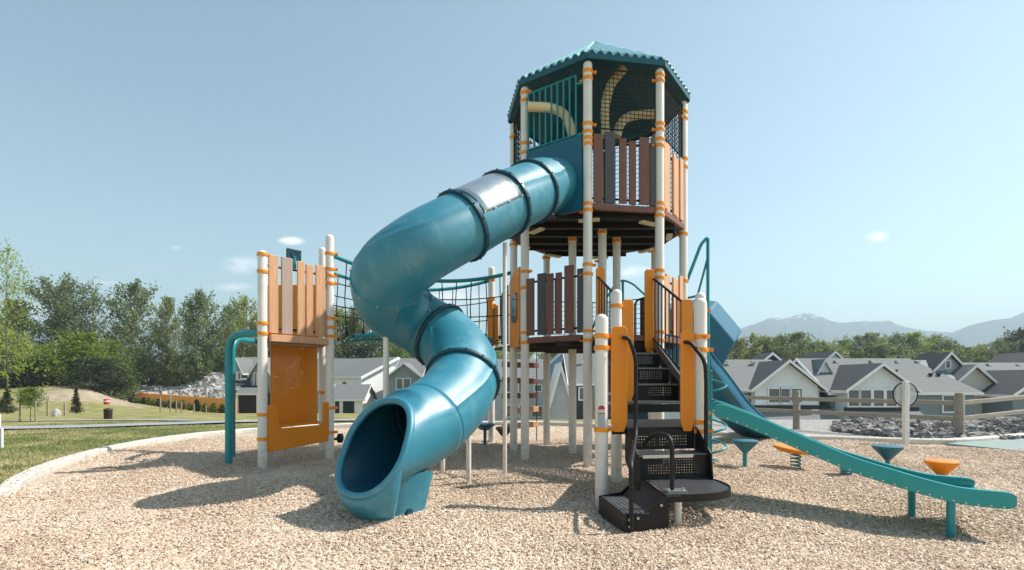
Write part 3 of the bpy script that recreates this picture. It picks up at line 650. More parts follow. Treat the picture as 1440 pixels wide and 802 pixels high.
def grating(parent,name,p0,du,dv,nu,nv,ok=None,hole=.62):
    mb=MB(); mb.perf(p0,du,dv,nu,nv,hole,ok); return mb.build(name,M['grate'],parent,smooth=None,solid=.006)
levels=[(1.58,0,.28),(1.37,.27,.55),(1.16,.54,.82),(.95,.81,1.12)]
for z,d0,d1 in levels:
    grating(stair,'tread',sp3(-.41,d0,z),e_*.82,n_*(d1-d0),20,6)
    mb=MB(); mb.box(sp3(0,d1,z-.006),.82,.014,.022,e_); mb.build('nosing',M['worn'],stair)
    mb=MB(); mb.perf(sp3(-.41,d0+.006,z),e_*.82,Vector((0,0,.20)),26,7,.34,hk=lambda i,j:1<j<6 and (3<i<9 or 12<i<23)); mb.build('riser',M['black'],stair,smooth=None,solid=.004)
mb=MB(); mb.perf(sp3(-.41,1.115,.74+.08),e_*.82,Vector((0,0,.10)),26,4,.42,hk=lambda i,j:False); mb.build('riser',M['black'],stair,smooth=None,solid=.004)
# half landing between the four short posts
q=[S1+Vector((.10,.0,0)),S3+Vector((-.06,.02,0)),S4+Vector((-.08,-.05,0)),S2+Vector((.06,-.05,0))]; mb=MB(); mb.prism([(p.x,p.y,.68) for p in q],(0,0,.06)); mb.build('landing',M['black'],stair,smooth=None)
ef=(S3-S1).normalized(); nf=Vector((ef.y,-ef.x,0))
def fl(x,d,z): q=Vector((1.46,5.13,z))+ef*x+nf*d; return q
xl,xr=-.34,.37
mb=MB(); mb.perf(fl(xl,.0,.525),ef*(xr-xl),Vector((0,0,.2)),26,7,.36,hk=lambda i,j:j in(1,2,3,4) and (3<i<11 or 11<i<23)); mb.build('riser',M['black'],stair,smooth=None,solid=.004)
grating(stair,'tread',fl(xl,.0,.507),ef*(xr-xl),nf*.27,16,6)
mb=MB(); mb.box(fl((xl+xr)/2-.06,.27,.495),.50,.014,.03,ef); mb.build('nosing',M['steel'],stair)
mb=MB(); mb.perf(fl(xl,.25,.275),ef*(xr-xl),Vector((0,0,.22)),28,9,.36,hk=lambda i,j:1<j<8 and 3<i<25 and not(j>5 and i<10)); mb.build('riser',M['black'],stair,smooth=None,solid=.004)
for x_ in (xl-.012,xr):
    mb=MB(); mb.prism([fl(x_,-.02,.76),fl(x_,.0,.76),fl(x_,.30,.52),fl(x_,.33,.28),fl(x_,.33,.16),fl(x_,-.02,.42)],ef*.012); mb.build('side_plate',M['black'],stair,smooth=None)
    mb=MB(); 
    for d,z in ((.05,.66),(.14,.58),(.24,.47),(.26,.34)): mb.lathe([(.012,-.004),(.012,.004)],fl(x_+.012,d,z),8,ef)
    mb.build('plate_bolts',M['bolt'],stair)
# D shaped grating plate
pc=Vector((1.27,4.68,.27)); 
def dsh(i,j,nu,nv):
    x=(i+.5)/nu*.66; y=((j+.5)/nv-.5)*.96; return (x/.64)**2.4+(abs(y)/.465)**2.4<1
NU,NV=20,29
pl=grating(stair,'entry_plate',pc+Vector((0,-.48,0)),Vector((.66,0,0)),Vector((0,.96,0)),NU,NV,ok=lambda i,j:dsh(i,j,NU,NV),hole=.66)
rim=[]; 
for k in range(41):
    t=-pi/2+pi*k/40; c,s=math.cos(t),math.sin(t); rim.append(pc+Vector((.655*abs(c)**.83,.48*math.copysign(abs(s)**.83,s),-.022)))
mb=MB(); n=len(rim)
for z in (0,): 
    vs=[]
    for p in rim: vs+=[p+Vector((0,0,.034)),p+Vector((0,0,-.03)),p*1+Vector((-.012*(p.x>pc.x+.05),0,-.03)),p+Vector((-.012*(p.x>pc.x+.05),0,.034))]
    fs=[]
    for i in range(n-1):
        for k in range(4): l=(k+1)%4; fs.append((i*4+k,i*4+l,i*4+4+l,i*4+4+k))
    mb.add(vs,fs)
mb.build('plate_rim',M['black'],pl,smooth=30)
mb=MB(); mb.tube([(1.391,4.36,-.3),(1.391,4.36,.245)],.035,14); mb.build('plate_post',M['post'],pl)
# lower step on the left with its solid sides
lv=MB(); lv.prism([(1.262,5.12,.0),(1.262,4.22,.0),(.905,4.14,.0),(.82,4.78,.0)],(0,0,.001)); 
mb=MB(); mb.prism([(.80,4.78,-.06),(.905,4.12,-.06),(.905,4.12,.135),(.80,4.78,.135)],(.014,.003,0)); mb.prism([(.905,4.12,-.06),(1.27,4.20,-.06),(1.27,4.20,.262),(1.20,4.185,.25),(1.05,4.15,.14),(.905,4.12,.14)],(0,.013,0)); mb.prism([(1.255,4.2,-.02),(1.255,5.12,-.02),(1.255,5.12,.262),(1.255,4.2,.262)],(.012,0,0))
mb.prism([(1.06,4.20,.0),(1.02,4.80,.0),(1.02,4.80,.14),(1.06,4.20,.14)],(.012,0,0)); mb.prism([(1.02,4.80,.13),(1.25,5.1,.255),(1.25,4.21,.255),(1.06,4.19,.13)],(0,0,-.012)); mb.prism([(.80,4.78,-.05),(1.25,5.12,-.05),(1.25,5.12,.262),(1.03,4.9,.15),(.80,4.78,.14)],(0,.013,0))
st=mb.build('step_box',M['black'],stair,smooth=None)
grating(st,'step_tread',(.822,4.77,.14),(.075,-.62,0),(.20,.0,0),14,5)
mb=MB()
for p in ((.93,4.117,.10),(.93,4.117,.045),(1.0,4.13,.11),(1.2,4.18,.2)): mb.lathe([(.011,0),(.011,.012)],p,8,(.1,-1,0))
mb.build('step_bolts',M['bolt'],st)
# rails
def rail(pts,name='handrail',r=.0195,mat='black',par=None,rad=.09):
    mb=MB(); mb.tube(bend(pts,rad),r,10); return mb.build(name,M[mat],par or stair)
rail([(1.06,5.0,1.62),(1.12,4.98,1.61),(1.19,4.98,1.42),(1.185,4.98,.80),(1.17,4.9,.68),(.955,4.16,.54),(.945,4.12,.50),(.945,4.115,.02)])
rail([(1.70,5.16,1.585),(1.76,5.12,1.58),(1.868,5.02,1.40),(1.87,5.0,1.2),(1.86,4.98,.34)])
rail([(1.335,4.33,.27),(1.335,4.33,.74),(1.26,4.58,.74),(1.2,4.75,.62)],name='hoop_rail',rad=.16)
mb=MB(); mb.box((1.37,4.335,.283),.16,.10,.02); mb.lathe([(.012,0),(.012,.02)],(1.43,4.335,.29),6); mb.lathe([(.012,0),(.012,.02)],(1.30,4.31,.29),6); mb.build('rail_foot',M['bolt'],stair)
for sx in (-1,1):                               # sloping balustrades
    o=.41*sx; top=lambda d: 2.68-.53*d; bot=lambda d:1.84-.56*d if sx>0 else 1.84-.56*d
    mb=MB(); mb.tube([sp3(o,.03,top(0)-.03),sp3(o,.10,top(.08)),sp3(o,1.02,top(1.02)),sp3(o,1.08,top(1.06)-.03)],.017,8); mb.tube([sp3(o,.05,bot(.05)),sp3(o,1.05,bot(1.05))],.014,8)
    bl=mb.build('balustrade',M['black'],stair)
    for k in range(9):
        d=.12+k*.11; mb=MB(); mb.tube([sp3(o,d,bot(d)),sp3(o,d,top(d))],.009,6); mb.build('baluster',M['black'],bl)
# orange boards at the stair posts
def board(p,w,z0,z1,d,name='orange_board',taper=True,th=.02):
    d=Vector(d).normalized(); a=Vector((p[0],p[1],0))-d*w/2; b=a+d*w; c=.03
    poly=[(a,z0+.10),(a,z1-c),(a+d*c,z1),(b-d*c,z1),(b,z1-c),(b,z0+.10),(b-d*w*.22,z0),(a+d*w*.22,z0)] if taper else [(a,z0),(a,z1-c),(a+d*c,z1),(b-d*c,z1),(b,z1-c),(b,z0)]
    nn=Vector((-d.y,d.x,0)); mb=MB(); mb.prism([Vector((q.x,q.y,z)) for q,z in poly],nn*th); return mb.build(name,M['orange'],T,smooth=None,bevel=.006)
board((1.04,5.02),.165,.705,1.73,ef); board((1.745,5.15),.15,.70,1.70,ef)
board((1.385,6.18),.14,.95,2.17,e_); board((2.13,6.30),.15,.95,2.19,e_)
board((1.24,7.27),.13,1.55,2.79,e_); board((1.95,7.36),.14,1.60,2.78,e_)
# sticker on the front short post: red dome, pale band, red line
def patch(z0,z1,w,mat,name,dome=False):
    mb=MB(); vs=[];fs=[]; n=14
    for k in range(n+1):
        f=k/n*2-1; th=R(-100)+f*w/.0635; r=.0648; h=z1 if not dome else z0+(z1-z0)*math.sqrt(max(0,1-f*f))
        for z in (z0,h): vs.append((S1.x+r*math.cos(th),S1.y+r*math.sin(th),z))
    for k in range(n): fs.append((2*k,2*k+2,2*k+3,2*k+1))
    mb.add(vs,fs); return mb.build(name,mat,T,smooth=60)
red=paint('red_sticker',srgb(190,40,50),.4,.05,9); pale=paint('pale_green_sticker',srgb(196,214,196),.4,.05,9); gr=paint('grey_sticker',srgb(170,172,176),.4,.05,9)
sk=patch(.925,.965,.036,red,'sticker',True)
for z0,z1,m_ in ((.895,.921,pale),(.882,.893,red),(.74,.878,gr)):
    o=patch(z0,z1,.036,m_,'sticker_band'); o.parent=sk; o.location=WL[o]-WL[sk]
# ---- open teal slide from the half landing
ax=Vector((.94,-.335,0)).normalized(); cx=Vector((.335,.94,0)).normalized(); A0=Vector((1.975,5.07,0)); WD=.72
prof=[(0,.835),(.10,.825),(.384,.715),(.685,.58),(.958,.462),(1.203,.36),(1.56,.25),(1.757,.195),(1.978,.15),(2.246,.135),(2.33,.135)]   # distance, lower lip
pr=spline([(a,0,b) for a,b in prof],6)
def hgt(s): return .145
mb=MB(); rows=[]
ws=[(0,1,0),(-.02,1,.012),(-.035,1,-.015),(-.018,1,-.03)]
side=[]
for sgn,base in ((1,0),(-1,WD)):
    mb=MB(); vs=[]; fs=[]; n=len(pr)
    for i,q in enumerate(pr):
        s=q.x; h=hgt(s); e0=min(1,max(.0,(2.33+.015-s)/.09)); hh=h*math.sqrt(max(.02,1-(1-e0)**2)); zc=q.z+h/2
        if s<.09: hh=h*(.55+.45*math.sqrt(max(0,1-(1-s/.09)**2))); 
        p=A0+ax*s+cx*base
        for dx,dz in ((0,-.5),(0,.42),(-.012,.5),(-.040,.5),(-.052,.40),(-.034,.40),(-.030,-.5)):
            pass
        for dx,dz in ((.0,-.5),(-.006,.36),(-.002,.47),(.018,.5),(.045,.47),(.05,.36),(.028,.30),(.03,-.5)):
            vs.append(p+cx*(dx*sgn)+Vector((0,0,zc+dz*hh)))
    m=8
    for i in range(n-1):
        for k in range(m): l=(k+1)%m; fs.append((i*m+k,i*m+l,(i+1)*m+l,(i+1)*m+k))
    fs.append(tuple(range(m))); fs.append(tuple((n-1)*m+k for k in range(m)))
    mb.add(vs,fs); side.append(mb)
bedm=MB(); vs=[];fs=[]
for q in pr:
    for k in range(9):
        f=k/8; vs.append(A0+ax*q.x+cx*(WD*f)+Vector((0,0,q.z+.035+.02*abs(2*f-1)**3)))
for i in range(len(pr)-1):
    for k in range(8): fs.append((i*9+k,i*9+k+1,i*9+10+k,i*9+9+k))
bedm.add(vs,fs); sl=bedm.build('open_slide',M['tealslide'],T,smooth=60,solid=.02)
for m_ in side: m_.build('side_wall',M['tealslide'],sl,smooth=50)
for i in range(26):
    s=.12+i*.085; z=np.interp(s,[q.x for q in pr],[q.z for q in pr])+.018; p=A0+ax*s; mb=MB(); mb.lathe([(.008,-.004),(.008,.005)],(p.x,p.y,z),8,-cx); mb.build('rivet',M['bolt'],sl)
for s,w,r in ((1.90,.04,.032),(1.82,WD-.06,.032)):
    p=A0+ax*s+cx*w; mb=MB(); mb.tube([(p.x,p.y,-.4),(p.x,p.y,.27)],r,12); mb.build('leg',M['teal'],sl)
# ---- hooded blue slide on the far side
hy=9.3; hp=[P(934,433,hy),P(997,437,hy),P(1034,481,hy),P(1011,524,hy),P(934,530,hy)]; dv=Vector((.43,.7,.28)); mb=MB(); mb.prism(hp,dv); hd_=mb.build('hooded_slide',M['navy'],T,smooth=None,bevel=.03)
c0=[P(px,py,Y)-Vector((.85,-.53,0))*.36-Vector((0,0,.26)) for px,py,Y in ((1003,495,9.0),(1018,516,9.2),(1041,547,9.6),(1064,576,10.0),(1086,596,10.6),(1100,606,11.2))]
cs=spline(c0,6); vs=[];fs=[]
for i,(p,t,rt_,u) in enumerate(frames(cs)):
    for a_,b_ in ((-.36,.26),(-.34,.05),(-.2,-.02),(.2,-.02),(.34,.05),(.36,.26)): vs.append(p+rt_*a_+Vector((0,0,b_)))
for i in range(len(cs)-1):
    for k in range(5): fs.append((i*6+k,i*6+k+1,i*6+7+k,i*6+6+k))
mb=MB(); mb.add(vs,fs); ch=mb.build('chute',M['navy'],hd_,smooth=50,solid=.03)
for k in (0,5): mb=MB(); mb.tube([vs[i*6+k] for i in range(len(cs))],.025,8); mb.build('chute_lip',M['navy'],hd_)
mb=MB(); mb.tube([(cs[-6].x,cs[-6].y,-.1),(cs[-6].x,cs[-6].y,cs[-6].z)],.03,10); mb.build('leg',M['post'],hd_)
# ---- corkscrew climber with tall handles
q=Vector((3.20,8.2,0)); mb=MB(); mb.tube(bend([(3.17,8.4,-.1),(3.17,8.4,3.53),(3.05,8.38,3.40),(2.78,8.34,2.72),(2.62,8.3,2.68)],.06),.026,10); mb.tube(bend([(3.17,8.4,3.2),(3.04,8.5,2.6),(2.98,8.6,2.58),(2.7,8.8,2.58)],.08),.018,8); ck=mb.build('corkscrew_climber',M['teal'],T)
hc=Vector((X(1004,7.5),7.5,0)); pts=[]
for k in range(121):
    t=k/120; a_=t*2*pi*4.6+.4; pts.append(hc+Vector((.165*math.cos(a_),.165*math.sin(a_),.0+1.34*t)))
mb=MB(); mb.tube(pts,.016,8); mb.tube([(hc.x+.02,hc.y+.17,-.1),(hc.x+.02,hc.y+.17,1.30)],.021,10); mb.tube([(hc.x-.10,hc.y,-.1),(hc.x-.1,hc.y,1.30)],.018,8); mb.build('spiral',M['teal'],ck)
mb=MB(); mb.tube(bend([(1.55,10.0,2.2),(1.72,10.2,2.6),(2.05,10.3,3.12),(2.2,10.3,3.2),(2.38,10.2,3.1),(2.55,9.6,2.7)],.1),.02,8); mb.tube([(2.46,10.3,1.2),(2.46,10.3,3.18)] if False else [(2.2,10.3,1.2),(2.2,10.3,3.2)],.026,10); mb.build('arch_handle',M['teal'],T)
mb=MB(); mb.tube(bend([(2.25,9.5,1.83),(2.25,9.5,2.66),(2.5,9.45,2.74),(2.58,9.4,2.74)],.1),.018,8); lp=mb.build('loop_handle',M['black'],T)
slats(T,Vector((2.33,9.6,0)),Vector((2.62,9.4,0)),1.88,[(.35,.09,2.72,0,'slatbrown'),(.75,.10,2.72,0,'slatdark')],name='narrow_panel',out=Vector((0,-1,0)),rails=False) if False else None
mb=MB(); mb.box((2.46,9.56,2.3),.2,.03,.84,(.9,-.3,0)); mb.build('narrow_panel',M['slatbrown'],T,bevel=.006)
# ---- hanging plank climber
a,b=Vector((-.17,9.3,0)),Vector((.50,10.0,0)); d=(b-a); mb=MB()
for f in (.04,.96):
    p=a+d*f; mb.tube([(p.x,p.y,.05),(p.x,p.y,1.8)],.009,6)
pc_=mb.build('plank_climber',M['rope'],T)
for k,z in enumerate((1.49,1.20,.92,.645,.366,.36-.24)):
    if k==5: continue
    tilt=(.0,-.03,-.01,.02,.0)[k]; c=(a+b)/2; mb=MB(); mb.box((c.x,c.y,z),d.length,.045,.10,Vector((d.x,d.y,tilt*1.0))); mb.build('plank',M['slat'] if k>2 else M['slatbrown'],pc_,bevel=.006)
# ---- panels by the bridge, seats on posts
def winpanel(a,b,z0,z1,mat,name):
    d=(b-a); nn=Vector((-d.y,d.x,0)).normalized(); pts=[(0,z0),(0,z1-.18),(.5,z1-.02),(1,z1),(1,z0)]; mb=MB()
    hole=[(.28,z0+.42),(.28,z0+.78),(.45,z0+.86),(.8,z0+.86),(.8,z0+.46),(.6,z0+.38)]
    mb.prism([a+d*f+Vector((0,0,z)) for f,z in pts],nn*.025); o=mb.build(name,M[mat],T,smooth=None,bevel=.005)
    mb=MB(); mb.prism([a+d*f+Vector((0,0,z))-nn*.012 for f,z in hole],nn*.05); mb.build('panel_window',M['glass'],o,smooth=None); return o
winpanel(Vector((-.045,8.62,0)),Vector((.115,8.18,0)),1.74,3.0,'orange','window_panel')
winpanel(Vector((-.20,9.15,0)),Vector((-.075,9.0,0)),1.83,2.86,'slatbrown','side_panel')
mb=MB(); a=Mp+Vector((-.08,-.06,1.88)); mb.prism([a,a+Vector((.11,-.05,0)),a+Vector((.10,-.05,.88)),a+Vector((.0,0,.92))],(0.01,.03,0)); mb.prism([a+Vector((.12,0,0)),a+Vector((.22,-.05,0)),a+Vector((.21,-.05,.76)),a+Vector((.13,0,.82))],(0.01,.03,0)); mb.build('orange_panel',M['orange'],T,bevel=.006)
for (px,py,Y,w,mt) in ((682,598,9.7,.19,'navy'),(709,603,9.3,.155,'slatbrown')):
    p=P(px,py,Y); mb=MB(); mb.lathe([(.02,-.16 if mt!='navy' else -.1),(w*.5,-.1 if mt!='navy' else -.085),(w,0),(w*.97,.03),(0,.035)],p,24); mb.tube([(p.x,p.y,-.1),(p.x,p.y,p.z-.08)],.03,10); mb.build('bowl_seat',M[mt],T)
# ================================================================== left platform
P1=Vector((-3.48,7.24,0)); P2=Vector((-2.83,8.06,0)); P3=Vector((-3.27,8.96,0)); P4=Vector((-4.31,9.0,0)); Lc=(P1+P2+P3+P4)/4
LP=thing('climbing_platform',Lc,'small raised platform with brown slats, orange perforated panel and teal arch bars','climbing platform')
def lpost(p,z1,cl,tow): return post(LP,p,pz(p.x,p.y)-.1,z1,cl,tow=tow)
lpost(P1,3.02,[2.96,2.72,2.0,1.86,.73,.39],P2); lpost(P2,3.47,[3.17,2.93,2.83,2.71,2.17,2.03,1.89,.78,.40],P2+Vector((1,.3,0))); lpost(P3,3.5,[2.9,2.0,1.0],P2); lpost(P4,3.26,[2.7,2.0],P1)
mb=MB(); mb.prism([(p.x,p.y,1.77) for p in (P1,P2,P3,P4)],(0,0,.05)); dk=mb.build('deck',M['black'],LP)
d=(P2-P1); dn=d.normalized(); on=Vector((dn.y,-dn.x,0))
mb=MB(); c=(P1+P2)/2+on*.045; mb.box((c.x,c.y,1.80),d.length-.16,.09,.10,dn); mb.build('edge_board',M['slat'],dk,bevel=.006)
lt=[(.13,.135,2.97,.0,'slat'),(.335,.165,2.98,-.03,'slatgrey'),(.52,.115,2.955,.01,'slat'),(.655,.112,2.93,.0,'slat'),(.815,.145,2.95,.01,'slat'),(.945,.10,2.89,-.03,'slatgrey')]
slats(LP,P1,P2,1.87,lt,out=on)
c=P1+dn*.47-on*.02; mb=MB(); mb.tube([(c.x,c.y,2.85),(c.x,c.y,3.02)],.035,10); tsu=mb.build('toy_scope',M['teal'],LP)
mb=MB(); mb.box((c.x,c.y,3.05),.21,.05,.15,dn); mb.lathe([(.055,-.035),(.055,-.03),(.045,-.03)],(c.x,c.y,3.05)+on*0 if False else (c.x,c.y,3.05),20,on); mb.lathe([(.058,.024),(.058,.034),(.044,.034),(.044,.027),(0,.027)],(c.x,c.y,3.05),20,on)
for sx in (-1,1):
    for sz in (-1,1):
        q=Vector((c.x,c.y,3.05+sz*.058))+dn*(.088*sx); mb.lathe([(.011,.02),(.011,.03)],q,8,on)
mb.build('scope_head',M['tubedark'],tsu,bevel=.006)
# orange back wall of the upper room
mb=MB(); a,b=P4+(P3-P4)*.06,P4+(P3-P4)*.94; mb.prism([(a.x,a.y,1.85),(b.x,b.y,1.85),(b.x,b.y,2.86),(a.x,a.y,2.86)],(0,.025,0)); mb.build('back_wall',M['orange'],LP,bevel=.01)
# perforated wall under the deck
a=Vector((-3.62,7.78,0)); b=Vector((-3.145,8.38,0)); mb=MB(); w=(b-a)
mb.perf((a.x,a.y,.50),w,Vector((0,0,1.25)),24,42,.40,hk=lambda i,j:i<15-max(0,(23-j))*.9+2*math.sin(j) and i>0 and j>13 and j<41)
mb.build('perforated_panel',M['orange'],LP,smooth=None,solid=.012)
# counter
p=lambda f,z,o=.03:(P1+d*f+on*o)+Vector((0,0,z)); poly=[p(.05,.20),(p(.5,.235)),p(.93,.27),p(.955,.42),p(.955,.87),p(.86,.87),p(.86,.57),p(.80,.53),p(.25,.52),p(.19,.56),p(.19,.80),p(.14,.86),p(.05,.86)]
mb=MB(); mb.prism(poly,on*.025); cn=mb.build('counter_front',M['orange'],LP,smooth=None,bevel=.006)
mb=MB(); mb.prism([p(.2,.525,.0),p(.85,.545,.0),p(.85,.545,-.42),p(.2,.525,-.42)],(0,0,.02)); mb.box(p(.62,.553,-.02),.2,.06,.02,dn); mb.build('counter_shelf',M['orange'],cn,bevel=.004)
# teal arch bars
for k,(q,tp) in enumerate((((-4.07,7.46),P1),((-4.37,8.10),P4))):
    z=1.86; mb=MB(); e=Vector((tp.x,tp.y,1.86)); mb.tube(bend([(*q,-.1),(*q,z),(e.x-.05,e.y,z)],.26,8),.05,14); ab=mb.build('arch_bar',M['teal'],LP)
for z in (.5,1.0,1.45): mb=MB(); mb.tube([(-4.07,7.46,z),(-4.37,8.1,z)],.02,8); mb.build('rung',M['teal'],LP)
mb=MB(); mb.lathe([(.03,-.05),(.075,-.03),(.075,.03),(.03,.05)],(P2.x+.08,P2.y+.25,.28),16,(1,0,0)); mb.tube([(P2.x,P2.y,.28),(P2.x+.08,P2.y+.25,.28)],.02,6); mb.build('foot_pod',M['black'],LP)
# ================================================================== rope bridge
RB=thing('rope_bridge',(-1.6,9.0,1.8),'sagging net bridge with teal handrails hung between platform and tower','rope bridge')
def sag(a,b,s,n=24): return [Vector(a).lerp(Vector(b),i/n)-Vector((0,0,4*s*(i/n)*(1-i/n))) for i in range(n+1)]
nr_=(Vector((-2.83,8.06,3.16)),Vector((.0286,8.985,3.08))); fr_=(Vector((-3.27,8.96,3.12)),Vector((-.40,10.1,3.157)))
lower=[]
for a,b in (nr_,fr_):
    top=sag(a,b,.27); mb=MB(); mb.tube(top,.032,10); mb.build('handrail',M['teal'],RB)
    bot=sag(Vector((a.x,a.y,1.86)),Vector((b.x,b.y,1.86)),-.10); lower.append(bot); mb=MB(); mb.tube(bot[3:-3],.032,10); mb.build('floor_bar',M['teal'],RB)
    mb=MB()
    for f,s in ((.33,.22),(.62,.14)):
        za,zb=[a.z+(1.9-a.z)*f]*1+[b.z+(1.9-b.z)*f]; mb.tube(sag(Vector((a.x,a.y,za)),Vector((b.x,b.y,zb)),s*.8),.009,6)
    for i in range(2,24,2):
        q=top[i].lerp(bot[i],.5)+Vector((.03*math.sin(i*2.3),0,0)); mb.tube([top[i],q,bot[i]],.009,6)
        mb.lathe([(.022,-.03),(.022,.03)],bot[i]+Vector((0,0,.05)),8)
    mb.build('side_net',M['rope'],RB)
mb=MB()
for i in range(2,24): mb.tube([lower[0][i]+Vector((0,0,-.0)),lower[1][i]],.012,6)
mb.build('floor_net',M['rope'],RB)
# ================================================================== loose play pieces
def funnel(px,base,ytop,wpx,mat,label,cone):
    Y=880.4/(base-535); x=X(px,Y); g=pz(x,Y); Y=(1.206-g)*730/(base-535); x=X(px,Y); zt=Z(ytop,Y); r=wpx/2/730*Y/math.sqrt(1+(x/Y)**2)*1.04
    t=thing('stepping_stool',(x,Y,g),label,'stool','funnel stools around the slides')
    mb=MB(); mb.lathe([(.035,zt-cone),(r*.97,zt-.03),(r,zt-.02),(r,zt-.004),(r*.95,zt),(0,zt+.004)],(x,Y,0),36); mb.build('seat',M[mat],t,smooth=40)
    mb=MB(); mb.tube([(x,Y,g-.1),(x,Y,zt-cone+.02)],.028,12); mb.build('leg',M['teal'],t)
M['stoolblue']=paint('grey_blue_plastic',srgb(42,104,122),.4,.06,3)
funnel(1047.5,657,619,37,'stoolblue','small grey blue funnel stool standing alone just right of the spiral climber',.17)
funnel(1248,652,627,45,'stoolblue','blue funnel stool beyond the open slide, near the round sign post',.2)
funnel(1324,673,648,51,'orange','orange funnel stool standing beyond the flat end of the open slide',.19)
def rocker(px,base,label,wpx,zc,tilt,mat='orange'):
    Y=880.4/(base-535); x=X(px,Y); g=pz(x,Y); t=thing('spring_rocker',(x,Y,g),label,'spring disc','spring discs beside the open slide')
    r=wpx/2/730*Y*.93; c=Vector((x,Y,zc)); up=Vector((tilt,-.06,1)).normalized()
    mb=MB(); mb.lathe([(.05,-.05),(r*.8,-.035),(r,.0),(r,.02),(r*.97,.03),(0,.035)],c,40,up); mb.build('disc',M[mat],t,smooth=40)
    mb=MB(); pts=[]
    for k in range(97): a=k/96*2*pi*5; pts.append((x+.062*math.cos(a),Y+.062*math.sin(a),g-.02+(zc-.03-g)*k/96))
    mb.tube(pts,.011,6); mb.lathe([(.075,-.05),(.075,.012),(0,.012)],(x,Y,g),20); mb.build('spring',M['teal'],t)
rocker(1119,658,'tilted orange disc on a teal coil spring behind the upper open slide',62,.255,.08)
rocker(1190,668,'teal coil spring stand almost hidden behind the middle of the open slide',34,.17,0,'stoolblue')
# sign post with a clear round panel
x,Y=X(1273.5,9.67),9.67; t=thing('sign_post',(x,Y,0),'white timber post carrying a clouded clear round panel with black rim','sign post')
mb=MB(); mb.box((x,Y,.54),.085,.085,1.3); mb.build('post',M['whitepost'],t,bevel=.008)
c=Vector((x+.05,Y+.075,Z(555,9.7))); mb=MB(); mb.lathe([(0,-.004),(.225,-.004),(.225,.004),(0,.004)],c,40,(0,1,0)); pn=mb.build('round_panel',M['disc'],t)
mb=MB(); mb.tube([c+Vector((.228*math.cos(k*pi/24),0,.228*math.sin(k*pi/24))) for k in range(48)],.012,8,closed=True); mb.build('rim',M['black'],pn)
mb=MB(); mb.box((x+.02,Y+.055,c.z),.05,.03,.3); mb.build('bracket',M['whitepost'],t)
# split rail fence
fp=[(2.9,18.3),(5.22,15.6),(7.18,13.1),(9.14,10.6),(12.04,11.8),(15.2,13.2)]; fz=[0,0,0,0,.12,.2]
t=thing('rail_fence',(7.18,13.1,0),'weathered two rail timber fence between the playground and the houses','fence')
for (x,y),z in zip(fp,fz):
    mb=MB(); mb.lathe([(.085,-.3),(.082,.93),(.07,.95),(0,.952)],(x,y,z),10); mb.build('post',M['timber'],t,smooth=40)
for i in range(len(fp)-1):
    for z in (.74,.42):
        a=Vector((*fp[i],fz[i]+z)); b=Vector((*fp[i+1],fz[i+1]+z+.0)); mb=MB(); m=(a+b)/2
        mb.box(m,(b-a).length,.055,.095,b-a); mb.build('rail',M['rail'],t,bevel=.012)
x,Y=X(-3.5,9.3),9.3; t=thing('timber_post',(x,Y,0),'white painted post with a sloping brace at the far left edge of the lawn','post')
mb=MB(); mb.box((x,Y,.25),.07,.07,.7); t_=mb.build('post',M['whitepost'],t,bevel=.01); mb=MB(); mb.box((x+.07,Y,.15),.04,.04,.4,(1,0,0),(-.35,0,1)); mb.build('brace',M['whitepost'],t)
# bins, boulder
x,Y=X(152,25),25; g=tz(x,Y); t=thing('litter_bin',(x,Y,g),'squat dark brown litter bin on the lawn beside the grey path','bin')
mb=MB(); mb.lathe([(.15,-.05),(.17,.0),(.175,.36),(.185,.38),(.185,.42)],(x,Y,g),20); mb.build('body',M['darkbin'],t)
mb=MB(); mb.lathe([(.19,.42),(.17,.46),(.07,.49),(.07,.5),(0,.5)],(x,Y,g),20); mb.build('lid',M['darkbin'],t)
x,Y=X(150,58),58; g=tz(x,Y); t=thing('barrel',(x,Y,g),'small red barrel with white band at the foot of the dirt bank','barrel')
mb=MB(); mb.lathe([(.25,0),(.28,.2),(.29,.4),(.28,.55),(.25,.62),(0,.62)],(x,Y,g),20); mb.build('body',M['redbin'],t); mb=MB(); mb.lathe([(.293,.3),(.297,.31),(.297,.42),(.293,.43)],(x,Y,g),20); mb.build('band',M['whitepost'],t)
